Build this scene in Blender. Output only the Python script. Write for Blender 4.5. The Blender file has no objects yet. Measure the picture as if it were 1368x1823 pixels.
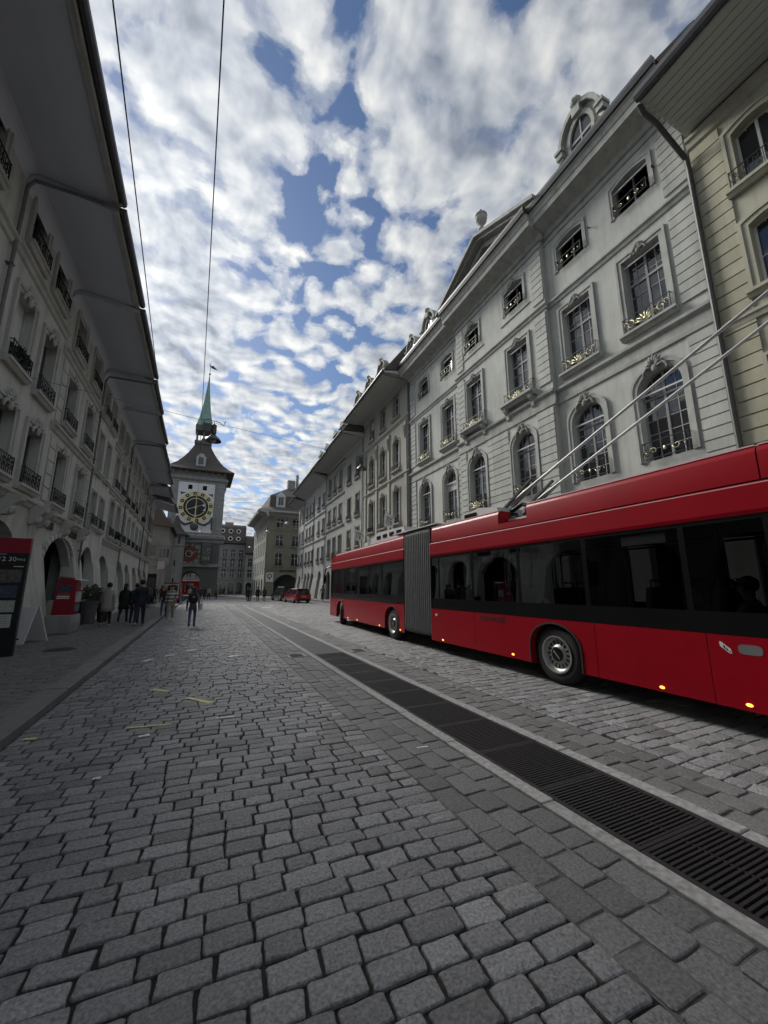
import bpy, bmesh, math, random
import numpy as np
from mathutils import Vector, Matrix
from math import sin, cos, pi, radians, sqrt, atan2
random.seed(11)
S = bpy.context.scene
COL = S.collection
# ------------------------------------------------------------------ camera
CAMH = 1.62
cd = bpy.data.cameras.new('camera'); cam = bpy.data.objects.new('camera', cd); COL.objects.link(cam)
cam.location = (0, 0, CAMH); cam.rotation_euler = (radians(90 + 11.03), 0, radians(-24.946))
cd.sensor_fit = 'HORIZONTAL'; cd.sensor_width = 36; cd.lens = 36 * 690 / 1368
cd.clip_start = 0.05; cd.clip_end = 3000
S.camera = cam
# ------------------------------------------------------------------ sky, sun, exposure
SUN_AZ, SUN_EL = -20.0, 36.0          # degrees left of the street axis, height
W = bpy.data.worlds.new('World'); S.world = W; W.use_nodes = True
nt = W.node_tree; nt.nodes.clear()
def nn(t, ty, **kw):
    n = t.nodes.new(ty)
    for k, v in kw.items():
        if k == 'inp':
            for a, b in v.items(): n.inputs[a].default_value = b
        else: setattr(n, k, v)
    return n
def lk(t, a, b): t.links.new(a, b)
def mth(t, op, a, b=None, c=None, clamp=False):
    n = t.nodes.new('ShaderNodeMath'); n.operation = op; n.use_clamp = clamp
    for i, q in enumerate((a, b, c)):
        if q is None: continue
        if isinstance(q, (int, float)): n.inputs[i].default_value = q
        else: t.links.new(q, n.inputs[i])
    return n.outputs[0]
def ramp(t, fac, stops, interp='LINEAR'):
    n = t.nodes.new('ShaderNodeValToRGB'); n.color_ramp.interpolation = interp
    el = n.color_ramp.elements
    while len(el) < len(stops): el.new(0.5)
    for e, (p, c) in zip(el, stops):
        e.position = p; e.color = (c, c, c, 1) if isinstance(c, (int, float)) else (*c, 1)
    t.links.new(fac, n.inputs[0]); return n.outputs[0]
out = nn(nt, 'ShaderNodeOutputWorld')
sky = nn(nt, 'ShaderNodeTexSky', sky_type='NISHITA', sun_disc=False, sun_elevation=radians(SUN_EL),
         sun_rotation=radians(SUN_AZ), altitude=550, air_density=1.0, dust_density=0.6, ozone_density=4.0)
bg1 = nn(nt, 'ShaderNodeBackground', inp={'Strength': 0.052}); lk(nt, sky.outputs[0], bg1.inputs[0])
tc = nn(nt, 'ShaderNodeTexCoord'); sp = nn(nt, 'ShaderNodeSeparateXYZ'); lk(nt, tc.outputs['Generated'], sp.inputs[0])
zz = mth(nt, 'ADD', mth(nt, 'MAXIMUM', sp.outputs[2], 0.0), 0.17)
cx_ = mth(nt, 'DIVIDE', sp.outputs[0], zz); cy_ = mth(nt, 'DIVIDE', sp.outputs[1], zz)
cb = nn(nt, 'ShaderNodeCombineXYZ'); lk(nt, cx_, cb.inputs[0]); lk(nt, cy_, cb.inputs[1]); cb.inputs[2].default_value = 3.1
# one cloud sheet: broad banks (n1), altocumulus cells (n2), fine wisps (n4) and the lit/grey relief (n3)
n1 = nn(nt, 'ShaderNodeTexNoise', noise_dimensions='2D', inp={'Scale': 2.0, 'Detail': 3.0, 'Roughness': 0.5, 'Distortion': 0.0}); lk(nt, cb.outputs[0], n1.inputs[0])
wv = nn(nt, 'ShaderNodeTexNoise', noise_dimensions='2D', inp={'Scale': 5.0, 'Detail': 1.0, 'Roughness': 0.5}); lk(nt, cb.outputs[0], wv.inputs[0])
wsc = nn(nt, 'ShaderNodeVectorMath', operation='SCALE'); lk(nt, wv.outputs['Color'], wsc.inputs[0]); wsc.inputs[3].default_value = 0.06
wp = nn(nt, 'ShaderNodeVectorMath', operation='ADD'); lk(nt, cb.outputs[0], wp.inputs[0]); lk(nt, wsc.outputs[0], wp.inputs[1])
n2 = nn(nt, 'ShaderNodeTexNoise', noise_dimensions='2D', inp={'Scale': 9.0, 'Detail': 8.0, 'Roughness': 0.545, 'Distortion': 0.0}); lk(nt, wp.outputs[0], n2.inputs[0])
vo = nn(nt, 'ShaderNodeTexVoronoi', voronoi_dimensions='2D', feature='SMOOTH_F1', inp={'Scale': 12.5, 'Smoothness': 0.4}); lk(nt, wp.outputs[0], vo.inputs[0])
off = nn(nt, 'ShaderNodeVectorMath', operation='ADD'); lk(nt, wp.outputs[0], off.inputs[0]); off.inputs[1].default_value = (-0.010, 0.024, 0.0)
n3 = nn(nt, 'ShaderNodeTexNoise', noise_dimensions='2D', inp={'Scale': 9.0, 'Detail': 3.0, 'Roughness': 0.5, 'Distortion': 0.0}); lk(nt, off.outputs[0], n3.inputs[0])
cell = mth(nt, 'SUBTRACT', 0.42, vo.outputs['Distance'])
dens = mth(nt, 'ADD', mth(nt, 'ADD', mth(nt, 'MULTIPLY', n1.outputs[0], 0.60), mth(nt, 'MULTIPLY', n2.outputs[0], 0.62)), mth(nt, 'MULTIPLY', cell, 0.36))
mask = ramp(nt, dens, [(0.0, 0.0), (0.425, 0.0), (0.49, 0.46), (0.57, 0.90), (0.67, 1.0), (1.0, 1.0)], 'EASE')
# relief: thick cells greyer underneath, thin rims and sun-side bright
lit = mth(nt, 'ADD', mth(nt, 'MULTIPLY', mth(nt, 'SUBTRACT', n2.outputs[0], n3.outputs[0]), 2.0), mth(nt, 'MULTIPLY', mth(nt, 'SUBTRACT', 0.62, dens), 1.35))
lit = mth(nt, 'ADD', lit, mth(nt, 'MULTIPLY', cell, 0.7))
lit = mth(nt, 'ADD', lit, 0.48, clamp=True)
# forward scattering towards the veiled sun
sd = Vector((sin(radians(SUN_AZ)) * cos(radians(SUN_EL)), cos(radians(SUN_AZ)) * cos(radians(SUN_EL)), sin(radians(SUN_EL))))
dt = nn(nt, 'ShaderNodeVectorMath', operation='DOT_PRODUCT'); lk(nt, tc.outputs['Generated'], dt.inputs[0]); dt.inputs[1].default_value = sd
fw = mth(nt, 'POWER', mth(nt, 'MAXIMUM', dt.outputs['Value'], 0.0), 4.0)
lum = mth(nt, 'MULTIPLY', mth(nt, 'ADD', mth(nt, 'MULTIPLY', lit, 0.37), 0.215), mth(nt, 'ADD', 0.63, mth(nt, 'MULTIPLY', fw, 0.46)))
tint = nn(nt, 'ShaderNodeMix', data_type='RGBA'); lk(nt, lit, tint.inputs[0]); tint.inputs[6].default_value = (0.84, 0.94, 1.12, 1); tint.inputs[7].default_value = (1.0, 0.995, 0.94, 1)
cc = nn(nt, 'ShaderNodeVectorMath', operation='SCALE'); lk(nt, tint.outputs[2], cc.inputs[0]); lk(nt, lum, cc.inputs[3])
bg2 = nn(nt, 'ShaderNodeBackground', inp={'Strength': 1.0}); lk(nt, cc.outputs[0], bg2.inputs[0])
mx = nn(nt, 'ShaderNodeMixShader'); lk(nt, mask, mx.inputs[0]); lk(nt, bg1.outputs[0], mx.inputs[1]); lk(nt, bg2.outputs[0], mx.inputs[2])
lk(nt, mx.outputs[0], out.inputs[0])
sl = bpy.data.lights.new('sun', 'SUN'); sl.energy = 2.1; sl.angle = radians(22); sl.color = (1.0, 0.96, 0.90)
so = bpy.data.objects.new('sun', sl); COL.objects.link(so); so.location = (0, 0, 60)
so.rotation_euler = (-sd).to_track_quat('-Z', 'Y').to_euler()
S.view_settings.view_transform = 'Standard'; S.view_settings.look = 'None'
S.view_settings.exposure = 1.0; S.view_settings.gamma = 1.0; S.view_settings.use_curve_mapping = False
W.cycles.sampling_method = 'MANUAL'; W.cycles.sample_map_resolution = 512
S.cycles.use_adaptive_sampling = True; S.cycles.adaptive_threshold = 0.03; S.cycles.use_denoising = True
S.cycles.max_bounces = 4; S.cycles.diffuse_bounces = 3; S.cycles.transparent_max_bounces = 8; S.cycles.glossy_bounces = 3
S.cycles.sample_clamp_indirect = 4.0; S.cycles.caustics_reflective = False; S.cycles.caustics_refractive = False
# ------------------------------------------------------------------ materials
MATS = {}
def mat(name, col, rough=0.8, var=0.14, scale=2.5, bump=0.0, bscale=40.0, metal=0.0, spec=0.4, rnd=0.0, streak=0.0, attr=False, coat=0.0, stretch=None, bdist=0.01):
    if name in MATS: return MATS[name]
    m = bpy.data.materials.new(name); m.use_nodes = True; t = m.node_tree
    b = t.nodes['Principled BSDF']
    b.inputs['Roughness'].default_value = rough; b.inputs['Metallic'].default_value = metal
    b.inputs['Specular IOR Level'].default_value = spec
    if coat: b.inputs['Coat Weight'].default_value = coat; b.inputs['Coat Roughness'].default_value = 0.06
    geo = nn(t, 'ShaderNodeNewGeometry'); pos = geo.outputs['Position']
    fac = None
    def mul(f, g): return g if f is None else mth(t, 'MULTIPLY', f, g)
    if var:
        p = pos
        if stretch:
            mp = nn(t, 'ShaderNodeMapping'); mp.inputs['Scale'].default_value = stretch; lk(t, pos, mp.inputs[0]); p = mp.outputs[0]
        a = nn(t, 'ShaderNodeTexNoise', inp={'Scale': scale, 'Detail': 5.0, 'Roughness': 0.6}); lk(t, p, a.inputs[0])
        fac = mul(fac, ramp(t, a.outputs[0], [(0.25, 1 - var), (0.75, 1 + var)]))
    if streak:
        mp = nn(t, 'ShaderNodeMapping'); mp.inputs['Scale'].default_value = (2.2, 2.2, 0.22); lk(t, pos, mp.inputs[0])
        a = nn(t, 'ShaderNodeTexNoise', inp={'Scale': 1.3, 'Detail': 6.0, 'Roughness': 0.65}); lk(t, mp.outputs[0], a.inputs[0])
        fac = mul(fac, ramp(t, a.outputs[0], [(0.3, 1 - streak), (0.55, 1.0), (1, 1.0)]))
    if rnd:
        oi = nn(t, 'ShaderNodeObjectInfo')
        fac = mul(fac, mth(t, 'ADD', 1 - rnd, mth(t, 'MULTIPLY', oi.outputs['Random'], 2 * rnd)))
    if attr:
        at = nn(t, 'ShaderNodeAttribute', attribute_name='shade'); fac = mul(fac, at.outputs['Fac'])
    if fac is None: b.inputs['Base Color'].default_value = (*col, 1)
    else:
        v = nn(t, 'ShaderNodeVectorMath', operation='SCALE'); v.inputs[0].default_value = col; lk(t, fac, v.inputs[3]); lk(t, v.outputs[0], b.inputs['Base Color'])
    if bump:
        a = nn(t, 'ShaderNodeTexNoise', inp={'Scale': bscale, 'Detail': 6.0, 'Roughness': 0.65}); lk(t, pos, a.inputs[0])
        bp = nn(t, 'ShaderNodeBump', inp={'Strength': bump, 'Distance': bdist}); lk(t, a.outputs[0], bp.inputs['Height']); lk(t, bp.outputs[0], b.inputs['Normal'])
    MATS[name] = m; return m
def glass(name, tint, gloss_mul=1.0, rough=0.02, base=0.06):
    m = bpy.data.materials.new(name); m.use_nodes = True; t = m.node_tree; t.nodes.clear()
    o = nn(t, 'ShaderNodeOutputMaterial'); tr = nn(t, 'ShaderNodeBsdfTransparent'); tr.inputs[0].default_value = (*tint, 1)
    gl = nn(t, 'ShaderNodeBsdfGlossy', inp={'Roughness': rough}); gl.inputs[0].default_value = (0.9, 0.93, 0.95, 1)
    fr = nn(t, 'ShaderNodeFresnel', inp={'IOR': 1.5}); f = mth(t, 'ADD', mth(t, 'MULTIPLY', fr.outputs[0], gloss_mul), base, clamp=True)
    mxs = nn(t, 'ShaderNodeMixShader'); lk(t, f, mxs.inputs[0]); lk(t, tr.outputs[0], mxs.inputs[1]); lk(t, gl.outputs[0], mxs.inputs[2]); lk(t, mxs.outputs[0], o.inputs[0])
    MATS[name] = m; return m
def emis(name, col, st):
    m = bpy.data.materials.new(name); m.use_nodes = True; b = m.node_tree.nodes['Principled BSDF']
    b.inputs['Base Color'].default_value = (*col, 1); b.inputs['Emission Color'].default_value = (*col, 1); b.inputs['Emission Strength'].default_value = st
    MATS[name] = m; return m
# ------------------------------------------------------------------ mesh helpers
class MB:
    def __init__(s): s.v = []; s.f = []
    def add(s, vs, fs):
        o = len(s.v); s.v += [tuple(q) for q in vs]; s.f += [tuple(i + o for i in q) for q in fs]; return s
    def box(s, x0, x1, y0, y1, z0, z1):
        return s.add([(x0, y0, z0), (x1, y0, z0), (x1, y1, z0), (x0, y1, z0), (x0, y0, z1), (x1, y0, z1), (x1, y1, z1), (x0, y1, z1)],
                     [(0, 3, 2, 1), (4, 5, 6, 7), (0, 1, 5, 4), (1, 2, 6, 5), (2, 3, 7, 6), (3, 0, 4, 7)])
    def bar(s, a, b, w, h=None):
        h = h or w; a = Vector(a); b = Vector(b); d = (b - a).normalized()
        up = Vector((0, 0, 1)) if abs(d.z) < 0.95 else Vector((1, 0, 0))
        x = d.cross(up).normalized(); y = x.cross(d)
        q = [(-w / 2, -h / 2), (w / 2, -h / 2), (w / 2, h / 2), (-w / 2, h / 2)]
        vs = [a + x * i + y * j for i, j in q] + [b + x * i + y * j for i, j in q]
        return s.add(vs, [(0, 3, 2, 1), (4, 5, 6, 7), (0, 1, 5, 4), (1, 2, 6, 5), (2, 3, 7, 6), (3, 0, 4, 7)][:6])
    def prism(s, poly, axis, a, b):
        n = len(poly)
        def P(p, t):
            if axis == 'x': return (t, p[0], p[1])
            if axis == 'y': return (p[0], t, p[1])
            return (p[0], p[1], t)
        vs = [P(p, a) for p in poly] + [P(p, b) for p in poly]
        fs = [tuple(range(n))[::-1], tuple(range(n, 2 * n))] + [(i, (i + 1) % n, n + (i + 1) % n, n + i) for i in range(n)]
        return s.add(vs, fs)
    def tube(s, pts, r, n=6, closed=False):
        pts = [Vector(p) for p in pts]; m = len(pts)
        rs = r if isinstance(r, (list, tuple)) else [r] * m
        vs = []; prev = None
        for i, p in enumerate(pts):
            if closed: d = pts[(i + 1) % m] - pts[i - 1]
            else: d = (pts[min(i + 1, m - 1)] - pts[max(i - 1, 0)])
            d = d.normalized() if d.length > 1e-9 else Vector((0, 0, 1))
            if prev is None:
                up = Vector((0, 0, 1)) if abs(d.z) < 0.9 else Vector((1, 0, 0)); x = d.cross(up).normalized()
            else: x = (prev - d * prev.dot(d)); x = x.normalized() if x.length > 1e-6 else d.orthogonal().normalized()
            prev = x; y = d.cross(x)
            vs += [p + (x * cos(2 * pi * k / n) + y * sin(2 * pi * k / n)) * rs[i] for k in range(n)]
        fs = []
        for i in range(m if closed else m - 1):
            j = (i + 1) % m
            fs += [(i * n + k, i * n + (k + 1) % n, j * n + (k + 1) % n, j * n + k) for k in range(n)]
        if not closed: fs += [tuple(range(n))[::-1], tuple(range((m - 1) * n, m * n))]
        return s.add(vs, fs)
    def lathe(s, prof, n=16, c=(0, 0, 0), axis='z', a0=0, a1=2 * pi, caps=True):
        full = abs(a1 - a0 - 2 * pi) < 1e-6; k = n if full else n + 1; vs = []
        for r, h in prof:
            for i in range(k):
                a = a0 + (a1 - a0) * i / n; x, y = r * cos(a), r * sin(a)
                p = {'z': (x, y, h), 'x': (h, x, y), 'y': (x, h, y)}[axis]
                vs.append((c[0] + p[0], c[1] + p[1], c[2] + p[2]))
        fs = []
        for j in range(len(prof) - 1):
            for i in range(n):
                i2 = (i + 1) % k
                fs.append((j * k + i, j * k + i2, (j + 1) * k + i2, (j + 1) * k + i))
        if full and caps:
            if prof[0][0] > 1e-6: fs.append(tuple(range(k))[::-1])
            if prof[-1][0] > 1e-6: fs.append(tuple(range((len(prof) - 1) * k, len(prof) * k)))
        return s.add(vs, fs)
    def ball(s, c, r, n=8, m=6, sc=(1, 1, 1)):
        vs = [(c[0], c[1], c[2] - r * sc[2])]
        for j in range(1, m):
            t = pi * j / m
            vs += [(c[0] + r * sc[0] * sin(t) * cos(2 * pi * i / n), c[1] + r * sc[1] * sin(t) * sin(2 * pi * i / n), c[2] - r * sc[2] * cos(t)) for i in range(n)]
        vs.append((c[0], c[1], c[2] + r * sc[2])); L = len(vs) - 1; fs = [(0, 1 + (i + 1) % n, 1 + i) for i in range(n)]
        for j in range(m - 2):
            fs += [(1 + j * n + i, 1 + j * n + (i + 1) % n, 1 + (j + 1) * n + (i + 1) % n, 1 + (j + 1) * n + i) for i in range(n)]
        fs += [(L, 1 + (m - 2) * n + i, 1 + (m - 2) * n + (i + 1) % n) for i in range(n)]
        return s.add(vs, fs)
    def mesh(s, name, smooth=False):
        me = bpy.data.meshes.new(name); me.from_pydata(s.v, [], s.f)
        if smooth:
            me.polygons.foreach_set('use_smooth', [True] * len(me.polygons))
        me.update(); return me
    def build(s, name, m, parent=None, loc=None, rot=None, smooth=False, **tags):
        return ob(name, s.mesh(name, smooth), m, parent, loc, rot, **tags)
def ob(name, me, m=None, parent=None, loc=None, rot=None, scale=None, **tags):
    o = bpy.data.objects.new(name, me); COL.objects.link(o)
    if me is not None and m is not None and len(me.materials) == 0:
        for q in (m if isinstance(m, list) else [m]): me.materials.append(MATS[q] if isinstance(q, str) else q)
    if parent is not None: o.parent = parent
    if loc is not None: o.location = loc
    if rot is not None: o.rotation_euler = rot
    if scale is not None: o.scale = scale
    tag(o, **tags); return o
def tag(o, label=None, cat=None, group=None, kind=None):
    if label: o['label'] = label
    if cat: o['category'] = cat
    if group: o['group'] = group
    if kind: o['kind'] = kind
    return o
def empty(name, loc=(0, 0, 0), rz=0.0, **tags):
    o = bpy.data.objects.new(name, None); COL.objects.link(o); o.location = loc; o.rotation_euler = (0, 0, rz); o.empty_display_size = 0.3
    return tag(o, **tags)
def copy_tree(o, parent=None):
    c = o.copy(); COL.objects.link(c); c.parent = parent
    for ch in list(o.children): copy_tree(ch, c)
    return c
def auto_smooth(o, deg=35):
    me = o.data
    me.polygons.foreach_set('use_smooth', [True] * len(me.polygons))
    bm = bmesh.new(); bm.from_mesh(me)
    bmesh.ops.remove_doubles(bm, verts=bm.verts, dist=0.0004)
    for e in bm.edges:
        e.smooth = len(e.link_faces) == 2 and e.calc_face_angle(0) < radians(deg)
    bm.to_mesh(me); bm.free(); return o
def bevel(o, w=0.01, seg=1):
    md = o.modifiers.new('bevel', 'BEVEL'); md.width = w; md.segments = seg; md.limit_method = 'ANGLE'; return o
def text_mesh(txt, size, depth=0.004, align='CENTER', bold=False):
    cu = bpy.data.curves.new('lettering', 'FONT'); cu.body = txt; cu.size = size; cu.extrude = depth / 2; cu.align_x = align; cu.resolution_u = 2
    o = bpy.data.objects.new('tmp', cu); COL.objects.link(o)
    dg = bpy.context.evaluated_depsgraph_get(); me = bpy.data.meshes.new_from_object(o.evaluated_get(dg))
    bpy.data.objects.remove(o); return me
# ------------------------------------------------------------------ palette
mat('plaster_grey', (0.455, 0.468, 0.43), 0.85, 0.13, 0.7, 0.15, 60, streak=0.24)
mat('stone_grey', (0.395, 0.405, 0.372), 0.85, 0.16, 2.2, 0.2, 45, streak=0.26)
mat('stone_block', (0.435, 0.447, 0.41), 0.85, 0.12, 1.6, 0.2, 50, rnd=0.07, streak=0.22)
mat('beige_block', (0.42, 0.405, 0.30), 0.88, 0.10, 2.0, 0.2, 50, rnd=0.06, streak=0.22)
mat('beige', (0.40, 0.39, 0.305), 0.88, 0.10, 1.2, 0.15, 50, streak=0.22)
mat('cream', (0.355, 0.345, 0.295), 0.88, 0.08, 1.2, 0.12, 50, streak=0.16)
mat('pale', (0.44, 0.445, 0.42), 0.88, 0.07, 1.0, 0.10, 50, streak=0.14)
mat('midgrey', (0.325, 0.328, 0.30), 0.88, 0.08, 1.0, 0.10, 50, streak=0.18)
mat('olive', (0.27, 0.26, 0.20), 0.88, 0.10, 1.0, 0.10, 50, streak=0.18)
mat('left_stone', (0.52, 0.525, 0.49), 0.88, 0.11, 1.4, 0.14, 50, streak=0.32)
mat('left_pale', (0.58, 0.585, 0.55), 0.88, 0.13, 1.0, 0.12, 50, streak=0.30)
mat('left_trim', (0.45, 0.455, 0.425), 0.88, 0.12, 3.0, 0.15, 45, streak=0.2)
mat('dark_stone', (0.29, 0.295, 0.285), 0.9, 0.14, 1.5, 0.2, 30, streak=0.22)
mat('tower_block', (0.31, 0.315, 0.305), 0.9, 0.12, 1.5, 0.2, 30, rnd=0.06, streak=0.18)
mat('tower_base', (0.135, 0.14, 0.13), 0.9, 0.14, 0.8, 0.2, 20, streak=0.15)
mat('white_paint', (0.76, 0.77, 0.76), 0.8, 0.05, 1.0)
mat('soffit', (0.56, 0.60, 0.66), 0.8, 0.08, 1.0, stretch=(1, 0.2, 1))
mat('soffit_warm', (0.46, 0.47, 0.45), 0.8, 0.08, 1.0, stretch=(1, 0.2, 1))
mat('roof_tile', (0.115, 0.098, 0.088), 0.85, 0.25, 8.0, 0.5, 18, rnd=0.2)
mat('oriel_stone', (0.22, 0.22, 0.205), 0.9, 0.14, 1.5, 0.2, 30, streak=0.22)
mat('pipe_light', (0.16, 0.16, 0.16), 0.55, 0.25, 6.0, metal=0.3)
mat('roof_red', (0.088, 0.068, 0.060), 0.85, 0.3, 9.0, 0.5, 18, rnd=0.25)
mat('gutter', (0.085, 0.085, 0.09), 0.5, 0.2, 5.0, metal=0.3)
mat('pipe', (0.075, 0.072, 0.070), 0.55, 0.25, 6.0, metal=0.3)
mat('zinc', (0.36, 0.37, 0.38), 0.45, 0.15, 4.0, metal=0.5)
mat('iron', (0.018, 0.018, 0.019), 0.5, 0.2, 9.0, metal=0.4)
mat('gilt', (0.66, 0.62, 0.42), 0.42, 0.15, 12.0, metal=0.75)
mat('window_frame', (0.30, 0.31, 0.31), 0.6, 0.08, 6.0)
mat('window_white', (0.62, 0.63, 0.62), 0.6, 0.06, 6.0)
mat('window_dark', (0.11, 0.115, 0.12), 0.6, 0.08, 6.0)
mat('pane', (0.022, 0.024, 0.028), 0.04, 0.0, spec=1.0)
mat('pane_dull', (0.035, 0.037, 0.040), 0.12, 0.2, 0.7, spec=0.6)
mat('interior', (0.020, 0.020, 0.021), 0.95, 0.0, spec=0.0)
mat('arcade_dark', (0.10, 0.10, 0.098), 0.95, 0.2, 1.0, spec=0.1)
mat('blind', (0.55, 0.56, 0.55), 0.8, 0.05)
mat('shutter', (0.10, 0.12, 0.115), 0.7, 0.1, rnd=0.1)
mat('copper', (0.24, 0.41, 0.36), 0.7, 0.18, 1.6, streak=0.25)
mat('carved', (0.27, 0.275, 0.26), 0.9, 0.2, 6.0, 0.3, 40)
# ================================================================== GROUND
mat('sett', (0.185, 0.186, 0.187), 0.54, 0.6, 62.0, 1.0, 34, spec=0.5, attr=True, bdist=0.016)
mat('sett_band', (0.13, 0.129, 0.127), 0.60, 0.6, 62.0, 1.0, 34, spec=0.4, attr=True, bdist=0.005)
mat('joint', (0.028, 0.027, 0.025), 0.95, 0.3, 20, spec=0.1)
mat('mortar', (0.085, 0.084, 0.08), 0.9, 0.9, 5.0, 0.4, 80)
mat('walk_sett', (0.135, 0.135, 0.132), 0.72, 0.2, 7.0, 0.4, 60, attr=True, bdist=0.005)
mat('walk_joint', (0.06, 0.045, 0.043), 0.9, 0.2, 9)
mat('kerb', (0.17, 0.17, 0.165), 0.75, 0.2, 6.0, 0.4, 90, rnd=0.10, bdist=0.004)
mat('border', (0.27, 0.268, 0.258), 0.78, 0.45, 22.0, 0.5, 120, rnd=0.08, bdist=0.004)
mat('cast_iron', (0.034, 0.034, 0.035), 0.5, 0.25, 20, 0.2, 90, metal=0.35)
mat('channel_dark', (0.006, 0.006, 0.006), 0.9, 0.0)
mat('cover_plate', (0.052, 0.052, 0.053), 0.50, 0.15, 5.0, 0.3, 120, rnd=0.06, bdist=0.003)
mat('yellow_paint', (0.58, 0.56, 0.27), 0.8, 0.45, 30)
mat('white_mark', (0.68, 0.68, 0.66), 0.8, 0.3, 14)
mat('asphalt', (0.06, 0.06, 0.06), 0.85, 0.2, 2.0)
FAC_X0, FAC_K = 13.2, 0.035
def facx(y): return FAC_X0 + FAC_K * y
def sheet(name, pts, z, m, kind='structure', parent=None):
    b = MB(); b.add([(x, y, z) for x, y in pts], [tuple(range(len(pts)))]); return b.build(name, m, parent, kind=kind)
sheet('ground', [(-600, -300), (900, -300), (900, 1500), (-600, 1500)], -0.06, 'asphalt')
road = sheet('road', [(-2.0, -8), (facx(-8) - 1.2, -8), (facx(130) - 1.2, 130), (-2.0, 130)], -0.020, 'joint')
square = sheet('town_square', [(-60, 76), (60, 76), (60, 150), (-60, 150)], -0.010, 'asphalt')
sheet('side_street', [(-60, 50.5), (-2.0, 50.5), (-2.0, 76), (-60, 76)], -0.010, 'asphalt')

def proj_px(x, y, z):
    yaw, pt = radians(24.946), radians(11.03)
    F = (sin(yaw) * cos(pt), cos(yaw) * cos(pt), sin(pt)); R = (cos(yaw), -sin(yaw), 0)
    U = (R[1] * F[2], -R[0] * F[2], R[0] * F[1] - R[1] * F[0])
    v = (x, y, z - CAMH); d = sum(a * b for a, b in zip(v, F))
    if d < 0.05: return None
    return 684 + 690 * sum(a * b for a, b in zip(v, R)) / d, 911.5 - 690 * sum(a * b for a, b in zip(v, U)) / d, d

def rows(x0f, x1f, y0, y1, pitch, wr, tilt, rng, wav=0.03):
    out = []; y = y0
    while y < y1:
        d = pitch * rng.uniform(0.88, 1.13); xa, xb = x0f(y), x1f(y); x = xa - rng.uniform(0, wr[1]) * 0.5
        ph = rng.uniform(-0.01, 0.01)
        while x < xb:
            w = rng.uniform(*wr)
            if xb - (x + w) < 0.12: w = xb - x
            l, r = max(x, xa), min(x + w, xb)
            if r - l > 0.07:
                c = (l + r) / 2
                yy = y + d / 2 + tilt * (c - (xa + xb) / 2) + wav * sin(c * 1.7 + y * 0.5) + rng.uniform(-0.006, 0.006)
                out.append((c, yy, r - l, d, rng.uniform(-0.03, 0.03) + tilt))
            x += w
        y += d
    return out
def stone_near(st, gap, rng, ztop=0.0, dome=0.004, n=16):
    x, y, w, d, a = st; hw, hd = w / 2 - gap / 2, d / 2 - gap / 2; pts = []
    cn = [(sx * hw * (1 + rng.uniform(-.05, .02)), sy * hd * (1 + rng.uniform(-.07, .02))) for sx, sy in ((1, -1), (1, 1), (-1, 1), (-1, -1))]
    for k in range(4):
        (ax_, ay_), (bx_, by_) = cn[k], cn[(k + 1) % 4]; L = sqrt((bx_ - ax_) ** 2 + (by_ - ay_) ** 2); nx_, ny_ = (by_ - ay_) / L, -(bx_ - ax_) / L
        for t in (rng.uniform(.03, .08), rng.uniform(.28, .4), rng.uniform(.6, .72), 1 - rng.uniform(.03, .08)):
            j = rng.uniform(-.0035, .003); pts.append((ax_ + (bx_ - ax_) * t + nx_ * j, ay_ + (by_ - ay_) * t + ny_ * j))
    tx, ty = rng.uniform(-0.016, 0.016), rng.uniform(-0.022, 0.022); h = ztop + rng.uniform(-0.005, 0.004); ca, sa = cos(a), sin(a)
    def V(px, py, dz): return (x + px * ca - py * sa, y + px * sa + py * ca, h + px * tx + py * ty + dz)
    ins = rng.uniform(0.003, 0.007); fx, fy = 1 - ins / hw, 1 - ins / hd
    vs = [V(px, py, -0.028) for px, py in pts] + [V(px * 0.998, py * 0.998, -0.0065) for px, py in pts] + [V(px * fx, py * fy, -0.001 + rng.uniform(-0.0025, 0.0015)) for px, py in pts]
    vs += [V(px * fx * 0.55, py * fy * 0.55, dome * rng.uniform(0.2, 1.0)) for px, py in pts[::2]]
    vs.append(V(0, 0, dome * rng.uniform(0.3, 1.0)))
    fs = []; m = n // 2
    for r in range(2): fs += [(r * n + k, r * n + (k + 1) % n, (r + 1) * n + (k + 1) % n, (r + 1) * n + k) for k in range(n)]
    b = 2 * n; c0 = 3 * n
    for k in range(m):
        a0, a1, a2 = b + 2 * k, b + 2 * k + 1, b + (2 * k + 2) % n; i0, i1 = c0 + k, c0 + (k + 1) % m
        fs += [(a0, a1, i0), (a1, i1, i0), (a1, a2, i1), (i0, i1, c0 + m)]
    return vs, fs
def stone_far(st, gap, rng, ztop=0.0):
    x, y, w, d, a = st; hw, hd = w / 2 - gap / 2, d / 2 - gap / 2; ca, sa = cos(a), sin(a); h = ztop + rng.uniform(-0.005, 0.004)
    tx, ty = rng.uniform(-0.016, 0.016), rng.uniform(-0.022, 0.022); c4 = [(-1, -1), (1, -1), (1, 1), (-1, 1)]; vs = []
    jj = [(i * hw * (1 + rng.uniform(-.05, .03)), j * hd * (1 + rng.uniform(-.06, .03))) for i, j in c4]
    for ins, dz in ((0, -0.026), (0.001, -0.005), (0.007, 0.0)):
        for px, py in jj:
            px *= (1 - ins / hw); py *= (1 - ins / hd); vs.append((x + px * ca - py * sa, y + px * sa + py * ca, h + px * tx + py * ty + dz))
    fs = [(k + r * 4, (k + 1) % 4 + r * 4, (k + 1) % 4 + r * 4 + 4, k + r * 4 + 4) for r in range(2) for k in range(4)] + [(8, 9, 10, 11)]
    return vs, fs
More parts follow.
